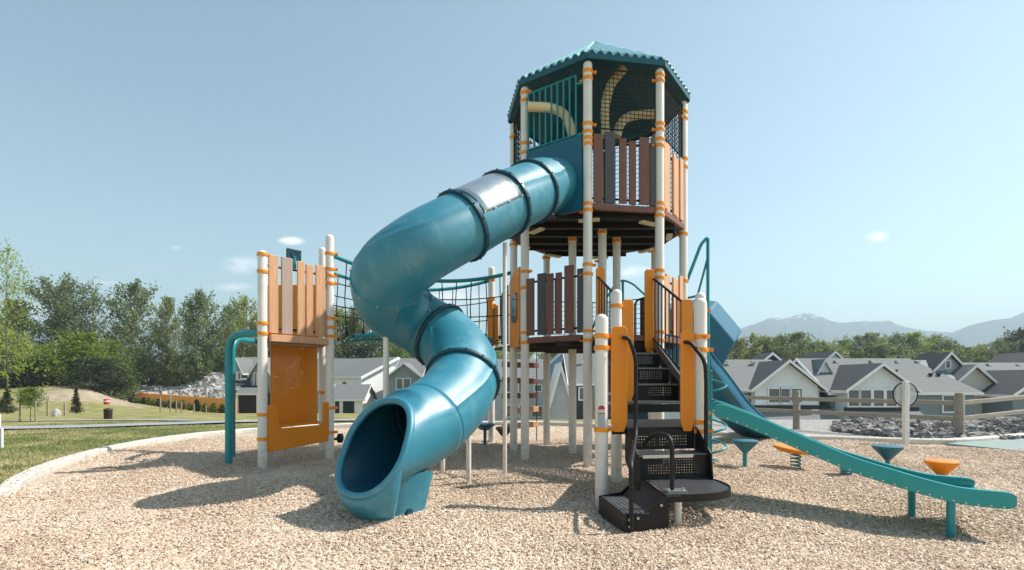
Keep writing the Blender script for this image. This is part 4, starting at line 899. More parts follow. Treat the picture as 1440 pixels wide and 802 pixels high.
# ------------------------------------------------------------------ rocks
def rocks(name,n,fn,s0,s1,mat,label,cat):
    c=fn(n); n=len(c); s=s0*(s1/s0)**RNG.random(n)**1.6; V=[]
    cube=np.array([(i,j,k) for k in(-1,1) for i,j in((-1,-1),(1,-1),(1,1),(-1,1))],float)*.5
    V=cube[None]*(1+RNG.uniform(-.45,.45,(n,8,3)))*s[:,None,None]*RNG.uniform(.6,1.3,(n,1,3)); a=RNG.random(n)*6.3; ca,sa=np.cos(a),np.sin(a)
    b=RNG.normal(0,.5,n); y2=V[...,1]*np.cos(b)[:,None]-V[...,2]*np.sin(b)[:,None]; z2=V[...,1]*np.sin(b)[:,None]+V[...,2]*np.cos(b)[:,None]
    V=np.stack([V[...,0]*ca[:,None]-y2*sa[:,None],V[...,0]*sa[:,None]+y2*ca[:,None],z2],-1)+c[:,None]
    fq=np.array([(3,2,1,0),(4,5,6,7),(0,1,5,4),(1,2,6,5),(2,3,7,6),(3,0,4,7)]); q=(np.arange(n)[:,None,None]*8+fq[None]).reshape(-1,4); V=V.reshape(-1,3)
    me=bpy.data.meshes.new(name); me.vertices.add(len(V)); me.vertices.foreach_set('co',V.ravel()); me.loops.add(q.size); me.loops.foreach_set('vertex_index',q.ravel()); me.polygons.add(len(q)); me.polygons.foreach_set('loop_start',np.arange(0,q.size,4)); me.polygons.foreach_set('use_smooth',np.zeros(len(q),bool)); me.update(calc_edges=True)
    o=link_mesh(name,me,M[mat]); tag(o,label,cat,kind='stuff'); return o
def bank(n):
    y=RNG.uniform(10.3,14.2,n); x=RNG.uniform(.62,1.08,n)*y; k=(x>8.4-(y-10.3)*.3)&(inpit(x,y)<-.3)&((x-9.14)*.38+(10.25-y)<.25); x,y=x[k],y[k]
    h=.20*np.exp(-((y-12.6-.1*(x-9))/1.6)**2)*sst(7.6,9.5,x); return np.stack([x,y,h*RNG.random(x.size)**.35+terrain(x,y)],-1)
rocks('rock_bank',7000,bank,.035,.15,'darkrock','bank of loose broken grey rocks behind the right hand rail fence','rocks')
def heap(n):
    px=RNG.uniform(196,326,n); Y=RNG.uniform(92,108,n); x=X(px,Y); top=np.interp(px,[190,235,258,285,300,312,330],[548,550,547,538,529.5,531,545]); f=1-np.abs(Y-100)/8.5
    g=-3.0; zt=1.206+(535-top)/730*100; z=g+(zt-g)*np.clip(f,0,1)**.8; return np.stack([x,Y,z],-1)
rocks('rubble_heap',5200,heap,.35,1.3,'rock','large heap of pale broken rock beyond the cedar fence at the left','rubble')
# ------------------------------------------------------------------ houses
class Frame:
    def __init__(s,px=0,py=0,a=0): s.o=Vector((px,py,0)); s.c,s.s=math.cos(R(a)),math.sin(R(a))
    def __call__(s,x,y,z): return Vector((s.o.x+x*s.c-y*s.s,s.o.y+x*s.s+y*s.c,z))
    def d(s,x,y,z=0): return Vector((x*s.c-y*s.s,x*s.s+y*s.c,z))
def house(c,label): return thing('house',c,label,'house','grey roofed houses beyond the playground')
def vol(h,x0,x1,y0,y1,base,eave,ridge,axis,wm,rm,oh=.4,fr=None,trim=.22,hip=(0,0),th=.14):
    f=fr or Frame(); mb=MB(); mx,my=(x0+x1)/2,(y0+y1)/2
    if axis=='y':
        pr_=[f(x0,y0,base),f(x1,y0,base),f(x1,y0,eave),f(mx,y0,ridge-.02),f(x0,y0,eave)]; mb.prism(pr_,f.d(0,y1-y0))
        k=(ridge-eave)/(mx-x0); ez=eave-k*oh; roof=[[f(x0-oh,y0-oh,ez),f(mx,y0-oh,ridge),f(mx,y1+oh,ridge),f(x0-oh,y1+oh,ez)],[f(mx,y0-oh,ridge),f(x1+oh,y0-oh,ez),f(x1+oh,y1+oh,ez),f(mx,y1+oh,ridge)]]
    else:
        k=(ridge-eave)/(my-y0); ez=eave-k*oh; a,b=hip
        mb.prism([f(x0,y0,base),f(x0,y1,base),f(x0,y1,eave),f(x0+a,my,ridge-.02) if not a else f(x0,my,eave),f(x0,y0,eave)],f.d(x1-x0,0)) if a or b else mb.prism([f(x0,y0,base),f(x0,y1,base),f(x0,y1,eave),f(x0,my,ridge-.02),f(x0,y0,eave)],f.d(x1-x0,0))
        roof=[[f(x0-oh,y0-oh,ez),f(x1+oh,y0-oh,ez),f(x1+oh-b,my,ridge),f(x0-oh+a,my,ridge)],[f(x1+oh,y1+oh,ez),f(x0-oh,y1+oh,ez),f(x0-oh+a,my,ridge),f(x1+oh-b,my,ridge)]]
        if a: roof.append([f(x0-oh,y1+oh,ez),f(x0-oh,y0-oh,ez),f(x0-oh+a,my,ridge)])
        if b: roof.append([f(x1+oh,y0-oh,ez),f(x1+oh,y1+oh,ez),f(x1+oh-b,my,ridge)])
    w=mb.build('wall',M[wm],h,smooth=None); mb=MB()
    for q in roof: mb.prism(q,(0,0,th))
    r=mb.build('roof',M[rm],h,smooth=None)
    mb=MB(); t_=trim
    if axis=='y':
        for a_,b_ in (((x0-oh,ez),(mx,ridge)),((mx,ridge),(x1+oh,ez))):
            mb.prism([f(a_[0],y0-oh-.03,a_[1]-t_+.13),f(b_[0],y0-oh-.03,b_[1]-t_+.13),f(b_[0],y0-oh-.03,b_[1]+.15),f(a_[0],y0-oh-.03,a_[1]+.15)],f.d(0,-.05))
        for xx in (x0-oh-.06,x1+oh+.01): mb.prism([f(xx,y0-oh,ez-.06),f(xx,y1+oh,ez-.06),f(xx,y1+oh,ez+.15),f(xx,y0-oh,ez+.15)],f.d(.05,0))
    else:
        mb.prism([f(x0-oh,y0-oh-.06,ez-.06),f(x1+oh,y0-oh-.06,ez-.06),f(x1+oh,y0-oh-.06,ez+.15),f(x0-oh,y0-oh-.06,ez+.15)],f.d(0,.05))
        for xx,hp_ in ((x0-oh-.03,hip[0]),(x1+oh+.0,hip[1])):
            if hp_: continue
            for a_,b_ in (((y0-oh,ez),(my,ridge)),((my,ridge),(y1+oh,ez))):
                mb.prism([f(xx,a_[0],a_[1]-t_+.13),f(xx,b_[0],b_[1]-t_+.13),f(xx,b_[0],b_[1]+.15),f(xx,a_[0],a_[1]+.15)],f.d(.05,0))
    mb.build('trim',M['trim'],r,smooth=None); return w,r
def win(h,x0,x1,z0,z1,y,n=1,fr=None,fw=.11):
    f=fr or Frame(); mb=MB()
    for a,b,c,d in ((x0-fw,x1+fw,z1,z1+fw),(x0-fw,x1+fw,z0-fw,z0),(x0-fw,x0,z0,z1),(x1,x1+fw,z0,z1)): mb.prism([f(a,y-.02,c),f(b,y-.02,c),f(b,y-.02,d),f(a,y-.02,d)],f.d(0,-.06))
    for k in range(1,n): xx=x0+(x1-x0)*k/n; mb.prism([f(xx-fw*.45,y-.02,z0),f(xx+fw*.45,y-.02,z0),f(xx+fw*.45,y-.02,z1),f(xx-fw*.45,y-.02,z1)],f.d(0,-.05))
    o=mb.build('window',M['trim'],h,smooth=None); mb=MB(); mb.prism([f(x0,y-.012,z0),f(x1,y-.012,z0),f(x1,y-.012,z1),f(x0,y-.012,z1)],f.d(0,-.015)); mb.build('pane',M['glass'],o,smooth=None); return o
def pwin(h,pxa,pxb,pya,pyb,Y,n=1): return win(h,X(pxa,Y),X(pxb,Y),Z(pyb,Y),Z(pya,Y),Y,n)
def porch(h,pxa,pxb,Y,ztop,zlow,dep=1.6,mat='r_grey'):
    mb=MB(); a,b=X(pxa,Y),X(pxb,Y); mb.prism([(a,Y-.03,ztop),(b,Y-.03,ztop),(b-.1,Y-dep,zlow),(a+.1,Y-dep,zlow)],(0,0,.12)); mb.build('porch_roof',M[mat],h,smooth=None)
    mb=MB(); mb.prism([(a,Y-.04,ztop+.1),(b,Y-.04,ztop+.1),(b,Y-.04,ztop+.40),(a,Y-.04,ztop+.40)],(0,-.03,0)); mb.build('dark_band',M['nearblack'],h,smooth=None)  # near-black band on the wall above the porch roof
    mb=MB(); mb.box(((a+b)/2,Y-dep-.03,zlow+.02),b-a-.2,.05,.2); mb.build('gutter',M['trim'],h,smooth=None)
    mb=MB()
    for xx in (a+.3,b-.3): mb.box((xx,Y-dep+.1,zlow/2-2.2),.18,.18,4.4+zlow)
    mb.build('porch_post',M['trim'],h,smooth=None)
def vent(h,px,py,Y,s=.34):
    mb=MB(); p=P(px,py,Y); mb.box(p,s,s,.14); mb.box(p+Vector((0,0,-.14)),s*.6,s*.6,.3); mb.build('roof_vent',M['nearblack'] if s<.3 else M['steel'],h,smooth=None)
# right hand row
h=house((21,45,-4.3),'house with pale blue front gable and white rakes, left of the row behind the slide')
vol(h,X(960,42.6),X(1148,43),42.6,51.4,-4.4,.62,2.95,'x','w_blue','r_grey',hip=(0,2.2)); vol(h,X(1061,42),X(1149,42),41.9,47.2,-4.4,.72,2.72,'y','w_blue','r_dark',.5)
vol(h,X(1070,50),X(1092,50),49.5,52,2,3.1,3.72,'y','w_dark','r_dark',.25); pwin(h,1081,1095.5,547,566,41.9,1); pwin(h,1098,1110,547,566,41.9,1); pwin(h,1113,1127,547,566,41.9,1); pwin(h,1040,1056,552,570,42.6,1)
porch(h,1058,1168,41.9,Z(577,41.9),Z(595,40.3)); vent(h,1024,509,46); vent(h,1059,509,46)
h=house((31,46,-4.3),'widest house of the row, pale blue four pane gable and slate blue right wall')
vol(h,X(1168,42.6),X(1370,42.6),42.6,51.4,-4.4,.32,3.05,'x','w_teal','r_grey',hip=(0,2.4)); vol(h,X(1192,41),X(1280,41),41,47.2,-4.4,.62,2.42,'y','w_blue','r_dark',.5)
vol(h,X(1141,45),X(1174,45),44.9,49,-4.4,1.1,2.92,'y','w_white','r_grey',.22); vol(h,X(1132,52),X(1186,52),50.6,55,1,2.2,3.9,'y','w_white','r_dark',.4)
vol(h,X(1312,45.4),X(1354,45.4),45.4,48.2,1.2,2.2,3.55,'y','w_lilac','r_dark',.35); pwin(h,1329.5,1335,508,517,45.4)
mb=MB(); mb.box((X(1181,44.8),44.8,-1.8),2.4,.2,5); mb.build('wall',M['w_white'],h,smooth=None)
for a in (1193,1210,1228,1246): pwin(h,a,a+14,549,571,41,1)
pwin(h,1326,1341,557,579,42.6); porch(h,1186,1292,41,Z(580,41),Z(598,39.4)); vent(h,1176,508,46.4); vent(h,1226,508,46.4); vent(h,1262,508.5,46.4); vent(h,1290,508.5,46.4); vent(h,1309,526,44.4,.26); vent(h,1320,526,44.4,.26); vent(h,1261,521,45,.14)
h=house((44,47,-4.3),'beige house with one bare side gable, at the right edge of the row')
vol(h,X(1373,45),X(1560,45),45,54,-4.4,.3,2.75,'x','w_tan','r_grey'); vol(h,X(1326,44.2),X(1408,44.2),44.1,49.6,-4.4,.25,2.42,'y','w_tan','r_grey',.35); vol(h,X(1424,41.4),X(1516,41.4),41.4,48,-4.4,.2,1.95,'y','w_teal','r_dark',.45)
vol(h,X(1420,57),X(1478,57),56,60,1,2.7,4.15,'y','w_dark','r_dark',.45); pwin(h,1385,1393,557,576,44.1); pwin(h,1384,1393,600,610,44.1); vent(h,1391,512.5,49); vent(h,1432,513.5,49)
# middle houses seen under the deck
h=house((1,56,-3),'light grey house with long plain roof seen between the tower posts')
vol(h,X(600,54),X(766,54),54,63,-3.6,1.5,3.45,'x','w_lilac','r_grey'); 
for a,b,c,d in ((711,720,537,551),(730,737,536,551),(752,761,542,550),(712,719,571,586),(731,738,570,586),(748,762,572,586)): pwin(h,a,b,c,d,54)
h=house((4.6,50,-2.5),'narrow white house with one steep gable beside the middle tower post')
vol(h,X(774,48),X(803,48),48,54,-2.8,-.6,2.75,'y','w_lilac','w_white',.25,trim=.8)
h=house((5.4,62,-4),'sky blue gabled house standing behind the steep white gable')
vol(h,X(762,60),X(820,60),60,68,-4.2,2.3,4.45,'y','w_sky','r_grey',.4); pwin(h,790,798,518,530,60); pwin(h,786,796,548,566,60)
h=house((9.5,54,-4),'navy walled house with a grey roof behind the black staircase')
vol(h,X(804,51),X(925,51),51,60,-4.2,1.0,4.0,'x','w_dark','r_grey'); pwin(h,815,823,546,562,51); pwin(h,836,842,546,562,51); vent(h,819,507,53.5)
h=house((14.5,54,-4),'pale house half hidden behind the white short posts of the staircase')
vol(h,X(932,46),X(985,46),46,54,-4.2,.6,2.9,'y','w_white','r_grey',.4)
# left houses
h=house((-19,75,-3.6),'bright white house with sunlit gable end behind the tube slide mouth'); fr=Frame(X(508,70),70,55)
vol(h,0,12.4,0,6.5,-4,1.75,4.45,'y','w_white','r_grey',.45,fr=fr,trim=.4); fl2=Frame(X(508,70),70,125)
win(h,2.6,3.4,.1,1.0,0,1,fr=Frame(X(508,70)-.82*6.5,70+.574*6.5,-35))
vol(h,X(468,66),X(511,66),65.5,71,-4,-1.1,.55,'x','w_white','r_grey',.4)
mb=MB(); mb.box((X(490,65.4),65.45,-2.35),1.4,.08,2.5); mb.box((X(474,65.4),65.45,-2.35),.5,.08,2.5); mb.build('garage_door',M['nearblack'],h,smooth=None)
h=house((-28,80,-3.8),'grey house with a broad plain roof left of the sunlit white house')
vol(h,X(415,77),X(497,77),77,91,-4.4,.0,4.6,'x','w_lilac','r_grey',.4)
h=house((-12,70,-3.4),'mid grey house with front gable and white framed window above the slide mouth')
vol(h,X(546,66),X(591,66),66,72,-4,1.75,3.35,'y','w_grey','r_grey',.35); vol(h,X(556,67),X(690,67),67,76,-4,1.7,4.1,'x','w_grey','r_grey',.4); pwin(h,558,566,533,547,66,1); pwin(h,568,577,533,547,66,1)
h=house((-38,80,-3.8),'dark grey house with two front gables behind the teal arch bars')
vol(h,X(322,78),X(400,78),78,87,-4.4,2.6,4.75,'x','w_grey','r_grey',.3); vol(h,X(325,76),X(340,76),76,80,-4.4,2.7,4.4,'y','w_grey','r_grey',.3); vol(h,X(353,76),X(380,76),76,80,-4.4,2.2,4.5,'y','w_grey','r_grey',.3); pwin(h,328.5,332.5,524,533,76); pwin(h,335,338.5,524,533,76); pwin(h,358,361,525,543,76)
mb=MB(); mb.box((X(350,74),75.3,-2.2),6.2,1.2,3.2); mb.build('porch',M['nearblack'],h,smooth=None); porch(h,318,345,76,Z(540,76),Z(548,74.4)); porch(h,338,372,75,Z(546,75),Z(555,73.2))
# ------------------------------------------------------------------ cedar fence, hedge, stakes
fa,fb=Vector((X(193,90),90,0)),Vector((X(330,58),58,0)); t=thing('cedar_fence',(fa+fb)/2+Vector((0,0,-2.7)),'orange cedar board fence behind a row of young evergreens','fence')
def lz(f): p=fa.lerp(fb,f); return Z(567,90)*(1-f)+Z(583,60)*f
mb=MB(); pc=MB(); n=120; dd=(fb-fa).normalized()
for i in range(n):
    f=(i+.5)/n; p=fa.lerp(fb,f); mb.box((p.x,p.y,lz(f)+.9),(fb-fa).length/n*.93,.03,1.8+.02*(i%2),dd)
mb.build('boards',M['cedar'],t,smooth=None)
for i in range(9):
    f=i/8; p=fa.lerp(fb,f)+Vector((.06,.08,0)); m2=MB(); m2.box((p.x,p.y,lz(f)+.95),.12,.12,2.0); m2.build('post',M['cedar'],t,smooth=None)
def leafmesh(name,cen,rad,nper,size,seed,flat=.6):
    r=np.random.default_rng(seed); cen=np.asarray(cen); n=len(cen)*nper; base=np.repeat(cen,nper,0); rr=np.repeat(rad,nper)
    d=r.normal(0,1,(n,3)); d/=np.linalg.norm(d,axis=1)[:,None]; c=base+d*(rr*r.random(n)**.45)[:,None]*np.array([1,1,.8])
    nrm=r.normal(0,1,(n,3))+d*.5; nrm/=np.linalg.norm(nrm,axis=1)[:,None]; a=np.cross(nrm,r.normal(0,1,(n,3))); a/=np.linalg.norm(a,axis=1)[:,None]; b=np.cross(nrm,a)
    s=size*r.uniform(.6,1.4,n)[:,None]; V=np.stack([c-a*s,c-b*s*flat*.7+nrm*s*.15,c+a*s,c+b*s*flat*.7+nrm*s*.15],1).reshape(-1,3)
    me=bpy.data.meshes.new(name); me.vertices.add(len(V)); me.vertices.foreach_set('co',V.ravel()); me.loops.add(len(V)); me.loops.foreach_set('vertex_index',np.arange(len(V))); me.polygons.add(n); me.polygons.foreach_set('loop_start',np.arange(0,len(V),4)); me.update(calc_edges=True); return me
def tree_proto(seed,shape,nl=80,per=80,leaf=.13,H=10,base=.16,wid=2.6,el=(20,62),sc=.32,trunk=.16):
    """unit tree 10 m high: limbs rise from the trunk and carry leaf sprays along their outer two thirds"""
    r=np.random.default_rng(seed); LB=[]; pos=[]
    for k in range(nl):
        t=((k+r.random())/nl)**.9; a=r.random()*2*pi
        prof={'oval':math.sin(pi*min(1,t*.88+.12))**.65,'ragged':math.sin(pi*min(1,t*.9+.1))**.55,'round':math.sqrt(max(.03,1-(1.75*t-.75)**2)),'cone':(1-t)**.85+.05,'column':min(1,(1-t)*2.6+.15)*min(1,.6+t*2),'dome':math.sqrt(max(.05,1-t*t)),'airy':math.sin(pi*min(1,t*.85+.15))**.7}[shape]
        e_=R(el[0]+(el[1]-el[0])*t+r.normal(0,7)); ln=wid*prof*r.uniform(.55,1.12)*(1+.2*math.sin(a*3+seed))
        z0=H*(base+(1-base)*t*.93); rise=ln*math.tan(e_)*.75; z0=max(.08*H,min(z0-rise*.45,H*.93)); z1=min(H*1.0,z0+rise)
        p0=np.array([0,0,z0]); p1=np.array([ln*.55*math.cos(a),ln*.55*math.sin(a),z0+(z1-z0)*.42]); p2=np.array([ln*math.cos(a),ln*math.sin(a),z1]); LB.append((p0,p1,p2))
        n=int(per*(.35+.65*prof)*r.uniform(.6,1.3)); u=1-r.random(n)**1.5*.8; q=(p0*((1-u)**2)[:,None]+p1*(2*u*(1-u))[:,None]+p2*(u**2)[:,None]); s_=sc*(.45+.75*prof); tw=r.integers(0,6,n); off=r.normal(0,1,(6,3))*s_*.9
        pos.append(q+off[tw]*r.random((n,1))*1.2+r.normal(0,1,(n,3))*s_*np.array([.5,.5,.55]))
    C=np.concatenate(pos); cr=leafmesh('crown',C,np.full(len(C),.02),1,leaf,seed)
    mb=MB(); pts=[(0,0,-.4),(.05,0,H*.2),(-.06,.07,H*.5),(.05,.0,H*.95)]; mb.tube(spline(pts,4),[trunk*(1-.9*i/12) for i in range(13)],7)
    for p0,p1,p2 in LB[::2]:
        k=trunk*(.42-.3*p0[2]/H); mb.tube([Vector(p0),Vector(p1),Vector(p2)],[k,k*.6,k*.15],4)
    o_=mb.build('trunk',M['bark'],None); tm=o_.data; off=WL[o_]; tm.transform(__import__('mathutils').Matrix.Translation((off.x,off.y,off.z))); bpy.data.objects.remove(o_); return cr,tm
PR={}
PR['oval']=[tree_proto(11,'oval',95,125,leaf=.14),tree_proto(12,'oval',90,125,wid=2.3,leaf=.14)]
PR['ragged']=[tree_proto(21,'ragged',80,115,sc=.27,leaf=.13),tree_proto(22,'ragged',74,115,sc=.27,leaf=.13,wid=2.2)]
PR['round']=[tree_proto(31,'round',90,120,base=.34,wid=3.4,el=(14,60),trunk=.2,sc=.34)]
PR['dome']=[tree_proto(41,'dome',90,110,leaf=.24,base=.0,wid=4.4,el=(8,70),sc=.8),tree_proto(42,'dome',84,110,leaf=.24,base=.0,wid=4.2,el=(8,70),sc=.85)]
PR['cone']=[tree_proto(51,'cone',110,60,leaf=.18,base=.03,wid=2.2,el=(4,40),sc=.3)]
PR['column']=[tree_proto(61,'column',80,70,leaf=.22,base=.02,wid=1.4,el=(40,70),sc=.4)]
PR['airy']=[tree_proto(71,'airy',62,52,leaf=.095,base=.18,wid=3.2,el=(20,60),sc=.3,trunk=.1)]
PR['sapling']=[tree_proto(81,'round',60,60,leaf=.2,base=.45,wid=2.8,el=(10,55),sc=.5,trunk=.12)]
def mesh_with(me,mat):
    key=me.name+mat
    if key in MW: return MW[key]
    c=me.copy(); c.materials.clear(); c.materials.append(M[mat]); MW[key]=c; return c
MW={}
def tree(name,kind,px,top,wpx,Y,mat,label,cat,group,ground=None,i=0,unit=None):
    x=X(px,Y); g=tz(x,Y)-.05 if ground is None else ground; H=Z(top,Y)-g; cr,tm=PR[kind][i%len(PR[kind])]
    w0={'oval':2.6,'ragged':2.5,'round':3.4,'dome':4.4,'cone':2.2,'column':1.5,'airy':3.2,'sapling':2.9}[kind]
    sx=(wpx/2/730*Y)/w0; sz=H/10
    t=thing(name,(x,Y,g),label,cat,group); t.scale=(sx,sx,sz); t.rotation_euler.z=random.uniform(0,6.28)
    for nm,me in (('trunk',tm),('crown',mesh_with(cr,mat))):
        o=bpy.data.objects.new(nm,me); COL.objects.link(o); o.parent=t
    return t
gl='trees beyond the left lawn'
L=[('airy',10,336,92,46,'leaflime','tall thin pale green birch nearest the left edge of the picture'),
('round',88,394,106,96,'leafgrey','broad round crowned grey green tree with dark bare trunk at the left'),
('ragged',184,393,80,100,'leafgrey','tallest ragged grey green poplar standing right of the round crowned tree'),
('ragged',236,413,44,104,'leafolive','narrow olive tree squeezed between two larger grey green poplars'),
('oval',279,404,60,100,'leafgrey','full oval grey green poplar left of the climbing platform'),
('ragged',319,424,54,108,'leafgrey','thin grey poplar next to the left corner of the climbing platform'),
('ragged',347,414,56,104,'leafolive','pale olive poplar partly hidden by the left white platform post'),
('oval',20,418,58,92,'leafolive','dense olive tree behind the thin birch at the left edge'),
('oval',400,424,66,104,'leafgrey','grey green tree hidden behind the slats of the climbing platform')]
for k,(kd,px,tp,w,Y,mt,lb) in enumerate(L): tree('tree',kd,px,tp,w,Y,mt,lb,'tree',gl,i=k)
L=[(115,470,96,88,'leaflime','brightest lime green bush under the round crowned tree'),(160,482,60,92,'leafgreen','mid green bush left of the tallest ragged poplar'),(60,488,90,90,'leafgreen','dark green bush mass between birch and lime green bush'),(5,470,80,84,'leafolive','olive bush at the extreme left edge below the birch'),
(205,500,60,90,'leafdark','dark bush at the foot of the tallest ragged poplar'),(245,502,60,93,'leafdark','dark bush between two poplar trunks above the rubble heap'),(285,494,66,94,'leafolive','olive bush behind the peak of the rubble heap'),(318,492,60,97,'leafgreen','green bush behind the teal arch bars'),(140,505,80,84,'leafdark','low dark bush along the top of the dirt bank'),(40,508,90,84,'leafdark','low dark bush at the left end of the dirt bank'),(355,492,60,99,'leafgreen','green bush behind the left post of the climbing platform'),(225,520,70,88,'leafdark','lowest dark bush right of the dirt bank, beside the rubble')]
for k,(px,tp,w,Y,mt,lb) in enumerate(L): tree('bush','dome',px,tp,w,Y+(22 if px>=200 else 0),mt,lb,'bush','bushes beyond the left lawn',i=k)
gm='trees behind the middle houses'
nm_=['pale olive tree seen just right of the climbing platform','tall grey green tree below the rope bridge handrail','broad green tree behind the teal bridge floor bar','dark green tree above the sunlit white house','olive tree above the grey gabled house','green tree behind the dark lower bend of the tube slide','small olive tree above the long plain roof','small green tree beneath the middle deck','round olive tree behind the sky blue gable','low green tree behind the navy walled house']
for k,(px,tp,w,mt) in enumerate(((478,430,60,'leafolive'),(508,426,56,'leafgrey'),(545,446,64,'leafgreen'),(583,458,60,'leafgreen'),(618,468,60,'leafolive'),(655,470,56,'leafgreen'),(694,478,50,'leafolive'),(735,484,54,'leafgreen'),(778,487,50,'leafolive'),(830,492,70,'leafgreen'))):
    tree('tree',('oval','ragged')[k%2],px,tp,w*1.15,112,mt,nm_[k],'tree',gm,ground=-4.5,i=k)
for k,(px,tp,w) in enumerate(((500,488,90),(560,490,90),(620,492,90),(690,497,80))): tree('bush','dome',px,tp,w,104,('leafdark','leafgreen')[k%2],['dark bush below the rope bridge','green bush over the sunlit white house roof','dark bush over the grey gabled house','green bush behind the plank climber'][k],'bush','bushes behind the middle houses',ground=-4.5,i=k)
gr_='trees behind the right hand houses'
Rr=[(1012,474,40,'leafolive','olive tree just right of the blue slide hood'),(1034,476,40,'leafolive','low olive tree over the left house of the row'),(1056,471,40,'leafolive','soft brownish green tree above two roof vents'),(1078,473,40,'leafgreen','green tree behind the small peaked dormer'),(1098,471,40,'leafolive','olive tree left of the biggest round tree over the pale blue gable'),(1124,466,52,'leafgreen','biggest round dark green tree over the pale blue gable'),(1153,480,44,'leafolive','low yellowish tree above the narrow white gable'),(1184,477,38,'leafgreen','pointed green tree standing alone above the long roof'),
(1208,471,38,'leafgrey','grey green tree, left end of the tall group over the long roof'),(1231,467,44,'leafgrey','tall grey green tree above the four pane gable'),(1262,469,44,'leafgrey','pale tree with thin top over the middle of the long roof'),(1290,466,50,'leafgreen','tall dense green tree left of the attic window gable'),(1319,471,38,'leafgrey','pale ragged tree directly above the attic window gable'),(1337,484,36,'leafolive','low olive tree right behind the attic window gable'),(1360,488,36,'leafgreen','lowest green tree over the bare beige gable'),(1382,484,36,'leafolive','olive tree in the dip of the mountain skyline'),(1402,478,34,'leafgrey','bare topped grey tree near the right edge'),(1420,473,38,'leafolive','olive tree second from the right edge'),(1440,462,44,'leafdark','dark tall tree cut by the right edge of the picture')]
for k,(px,tp,w,mt,lb) in enumerate(Rr): tree('tree',('oval','oval','ragged')[k%3],px,tp-2,w*1.5,138,mt,lb,'tree',gr_,ground=-4.5,i=k)
for k in range(10): tree('bush','dome',1015+k*46,491+(k*5)%7,84,150,('leafgreen','leafolive','leafdark')[k%3],('leftmost','second','third','fourth','fifth','sixth','seventh','eighth','ninth','rightmost')[k]+' bush of the low band between right hand roofs and tree crowns','bush','low bushes behind the right hand houses',ground=-4.5,i=k)
# young trees on the lawn
t=tree('young_tree','sapling',43,545,36,21.5,'leafgreen','young staked tree with thin pale crown between two stakes on the lawn','tree',None)
for px,tp,lb in ((28,563,'dark stake left of the young lawn tree'),(50,563,'light stake right of the young lawn tree')):
    x,Y=X(px,21.3),21.3; mb=MB(); mb.box((x,Y,tz(x,Y)+.38),.045,.045,.9); o=mb.build('tree_stake',M['timber'],None); tag(o,lb,'stake','timber stakes on the lawn')
t=tree('conifer','cone',10,543,24,38,'leafdark','small dark spiky conifer at the left edge of the lawn','conifer','small conifers on the lawn')
t=tree('conifer','cone',107,544,17,38,'leafred','small bronze conifer in the middle of the lawn','conifer','small conifers on the lawn')
for px,b,tp,Y,lb in ((67,583,560,31,'upright stake left of the pale boulder'),(91,583,565,31,'leaning stake right of the pale boulder'),(225.5,585,564,42,'stake nearest the left end of the young evergreens'),(239.5,584,560,43,'tallest light stake in front of the cedar fence'),(248,585,568,43,'third stake from the left before the cedar fence'),(255,586,571,42,'short stake at the middle of the cedar fence'),(273,584,573,46,'fifth stake from the left before the cedar fence'),(290,584,574,47,'stake nearest the teal arch bars')):
    x=X(px,Y); g=tz(x,Y); mb=MB(); hgt_=(b-tp)/730*Y; mb.box((x,Y,g+hgt_/2-.05),.09,.07,hgt_+.1,(1,0,0),(.12 if px==91 else 0,0,1)); o=mb.build('tree_stake',M['rail'],None,bevel=.01); tag(o,lb,'stake','timber stakes on the lawn')
x,Y=X(79,30),30; g=tz(x,Y); mb=MB(); mb.lathe([(.22,-.1),(.24,.1),(.17,.32),(.06,.42),(0,.43)],(x,Y,g),7); tag(mb.build('boulder',M['rock'],None,smooth=None),'pale boulder on the lawn between two stakes','boulder')
hl=['leftmost','second','third','fourth','fifth','sixth','seventh','eighth','ninth','tenth','eleventh','twelfth','thirteenth','fourteenth','fifteenth','rightmost']
for k in range(16):
    f=k/15; p=fa.lerp(fb,f*.97)+Vector((-.35,-1.0,0)); hh=(1.45,1.6,1.3,1.55,1.7,1.4,1.6,1.2,1.65,1.5,1.75,1.35,2.0,1.5,1.7,1.6)[k]; cr,tm=PR['column'][0]; g=lz(f*.97)-.05
    q=thing('evergreen_shrub',(p.x,p.y,g),f'{hl[k]} columnar evergreen shrub in the row before the cedar fence','shrub','young evergreens along the cedar fence'); q.scale=(.24,.24,hh/10*.85); q.rotation_euler.z=k*1.3
    for nm,me in (('trunk',tm),('crown',mesh_with(cr,'leafgreen' if k%3 else 'leafdark'))): o=bpy.data.objects.new(nm,me); COL.objects.link(o); o.parent=q
SKY_STRENGTH=.135; SUN_STRENGTH=5.0; HAZE=.0004; EXPOSURE=.5
# ------------------------------------------------------------------ sky, sun, air, camera
SD=Vector((.82,.14,1.0)).normalized(); el=math.asin(SD.z); az=math.atan2(SD.x,SD.y)
w=bpy.data.worlds.new('World'); SC.world=w; w.use_nodes=True; nt=w.node_tree; bg=nt.nodes['Background']
sky=N(nt,'ShaderNodeTexSky'); sky.sky_type='NISHITA'; sky.sun_disc=False; sky.sun_elevation=el; sky.sun_rotation=az
sky.air_density=1.0; sky.dust_density=.6; sky.ozone_density=.15; sky.altitude=50
tc=N(nt,'ShaderNodeTexCoord'); sp=N(nt,'ShaderNodeSeparateXYZ'); nt.links.new(tc.outputs['Generated'],sp.inputs[0])
def mth(op,a,b=None,c=None):
    n=N(nt,'ShaderNodeMath',operation=op)
    for i,v in enumerate((a,b,c)):
        if v is None: continue
        if isinstance(v,(int,float)): n.inputs[i].default_value=v
        else: nt.links.new(v,n.inputs[i])
    return n.outputs[0]
yy=mth('MAXIMUM',sp.outputs['Y'],.05); s_=mth('DIVIDE',sp.outputs['X'],yy); t_=mth('DIVIDE',sp.outputs['Z'],yy)
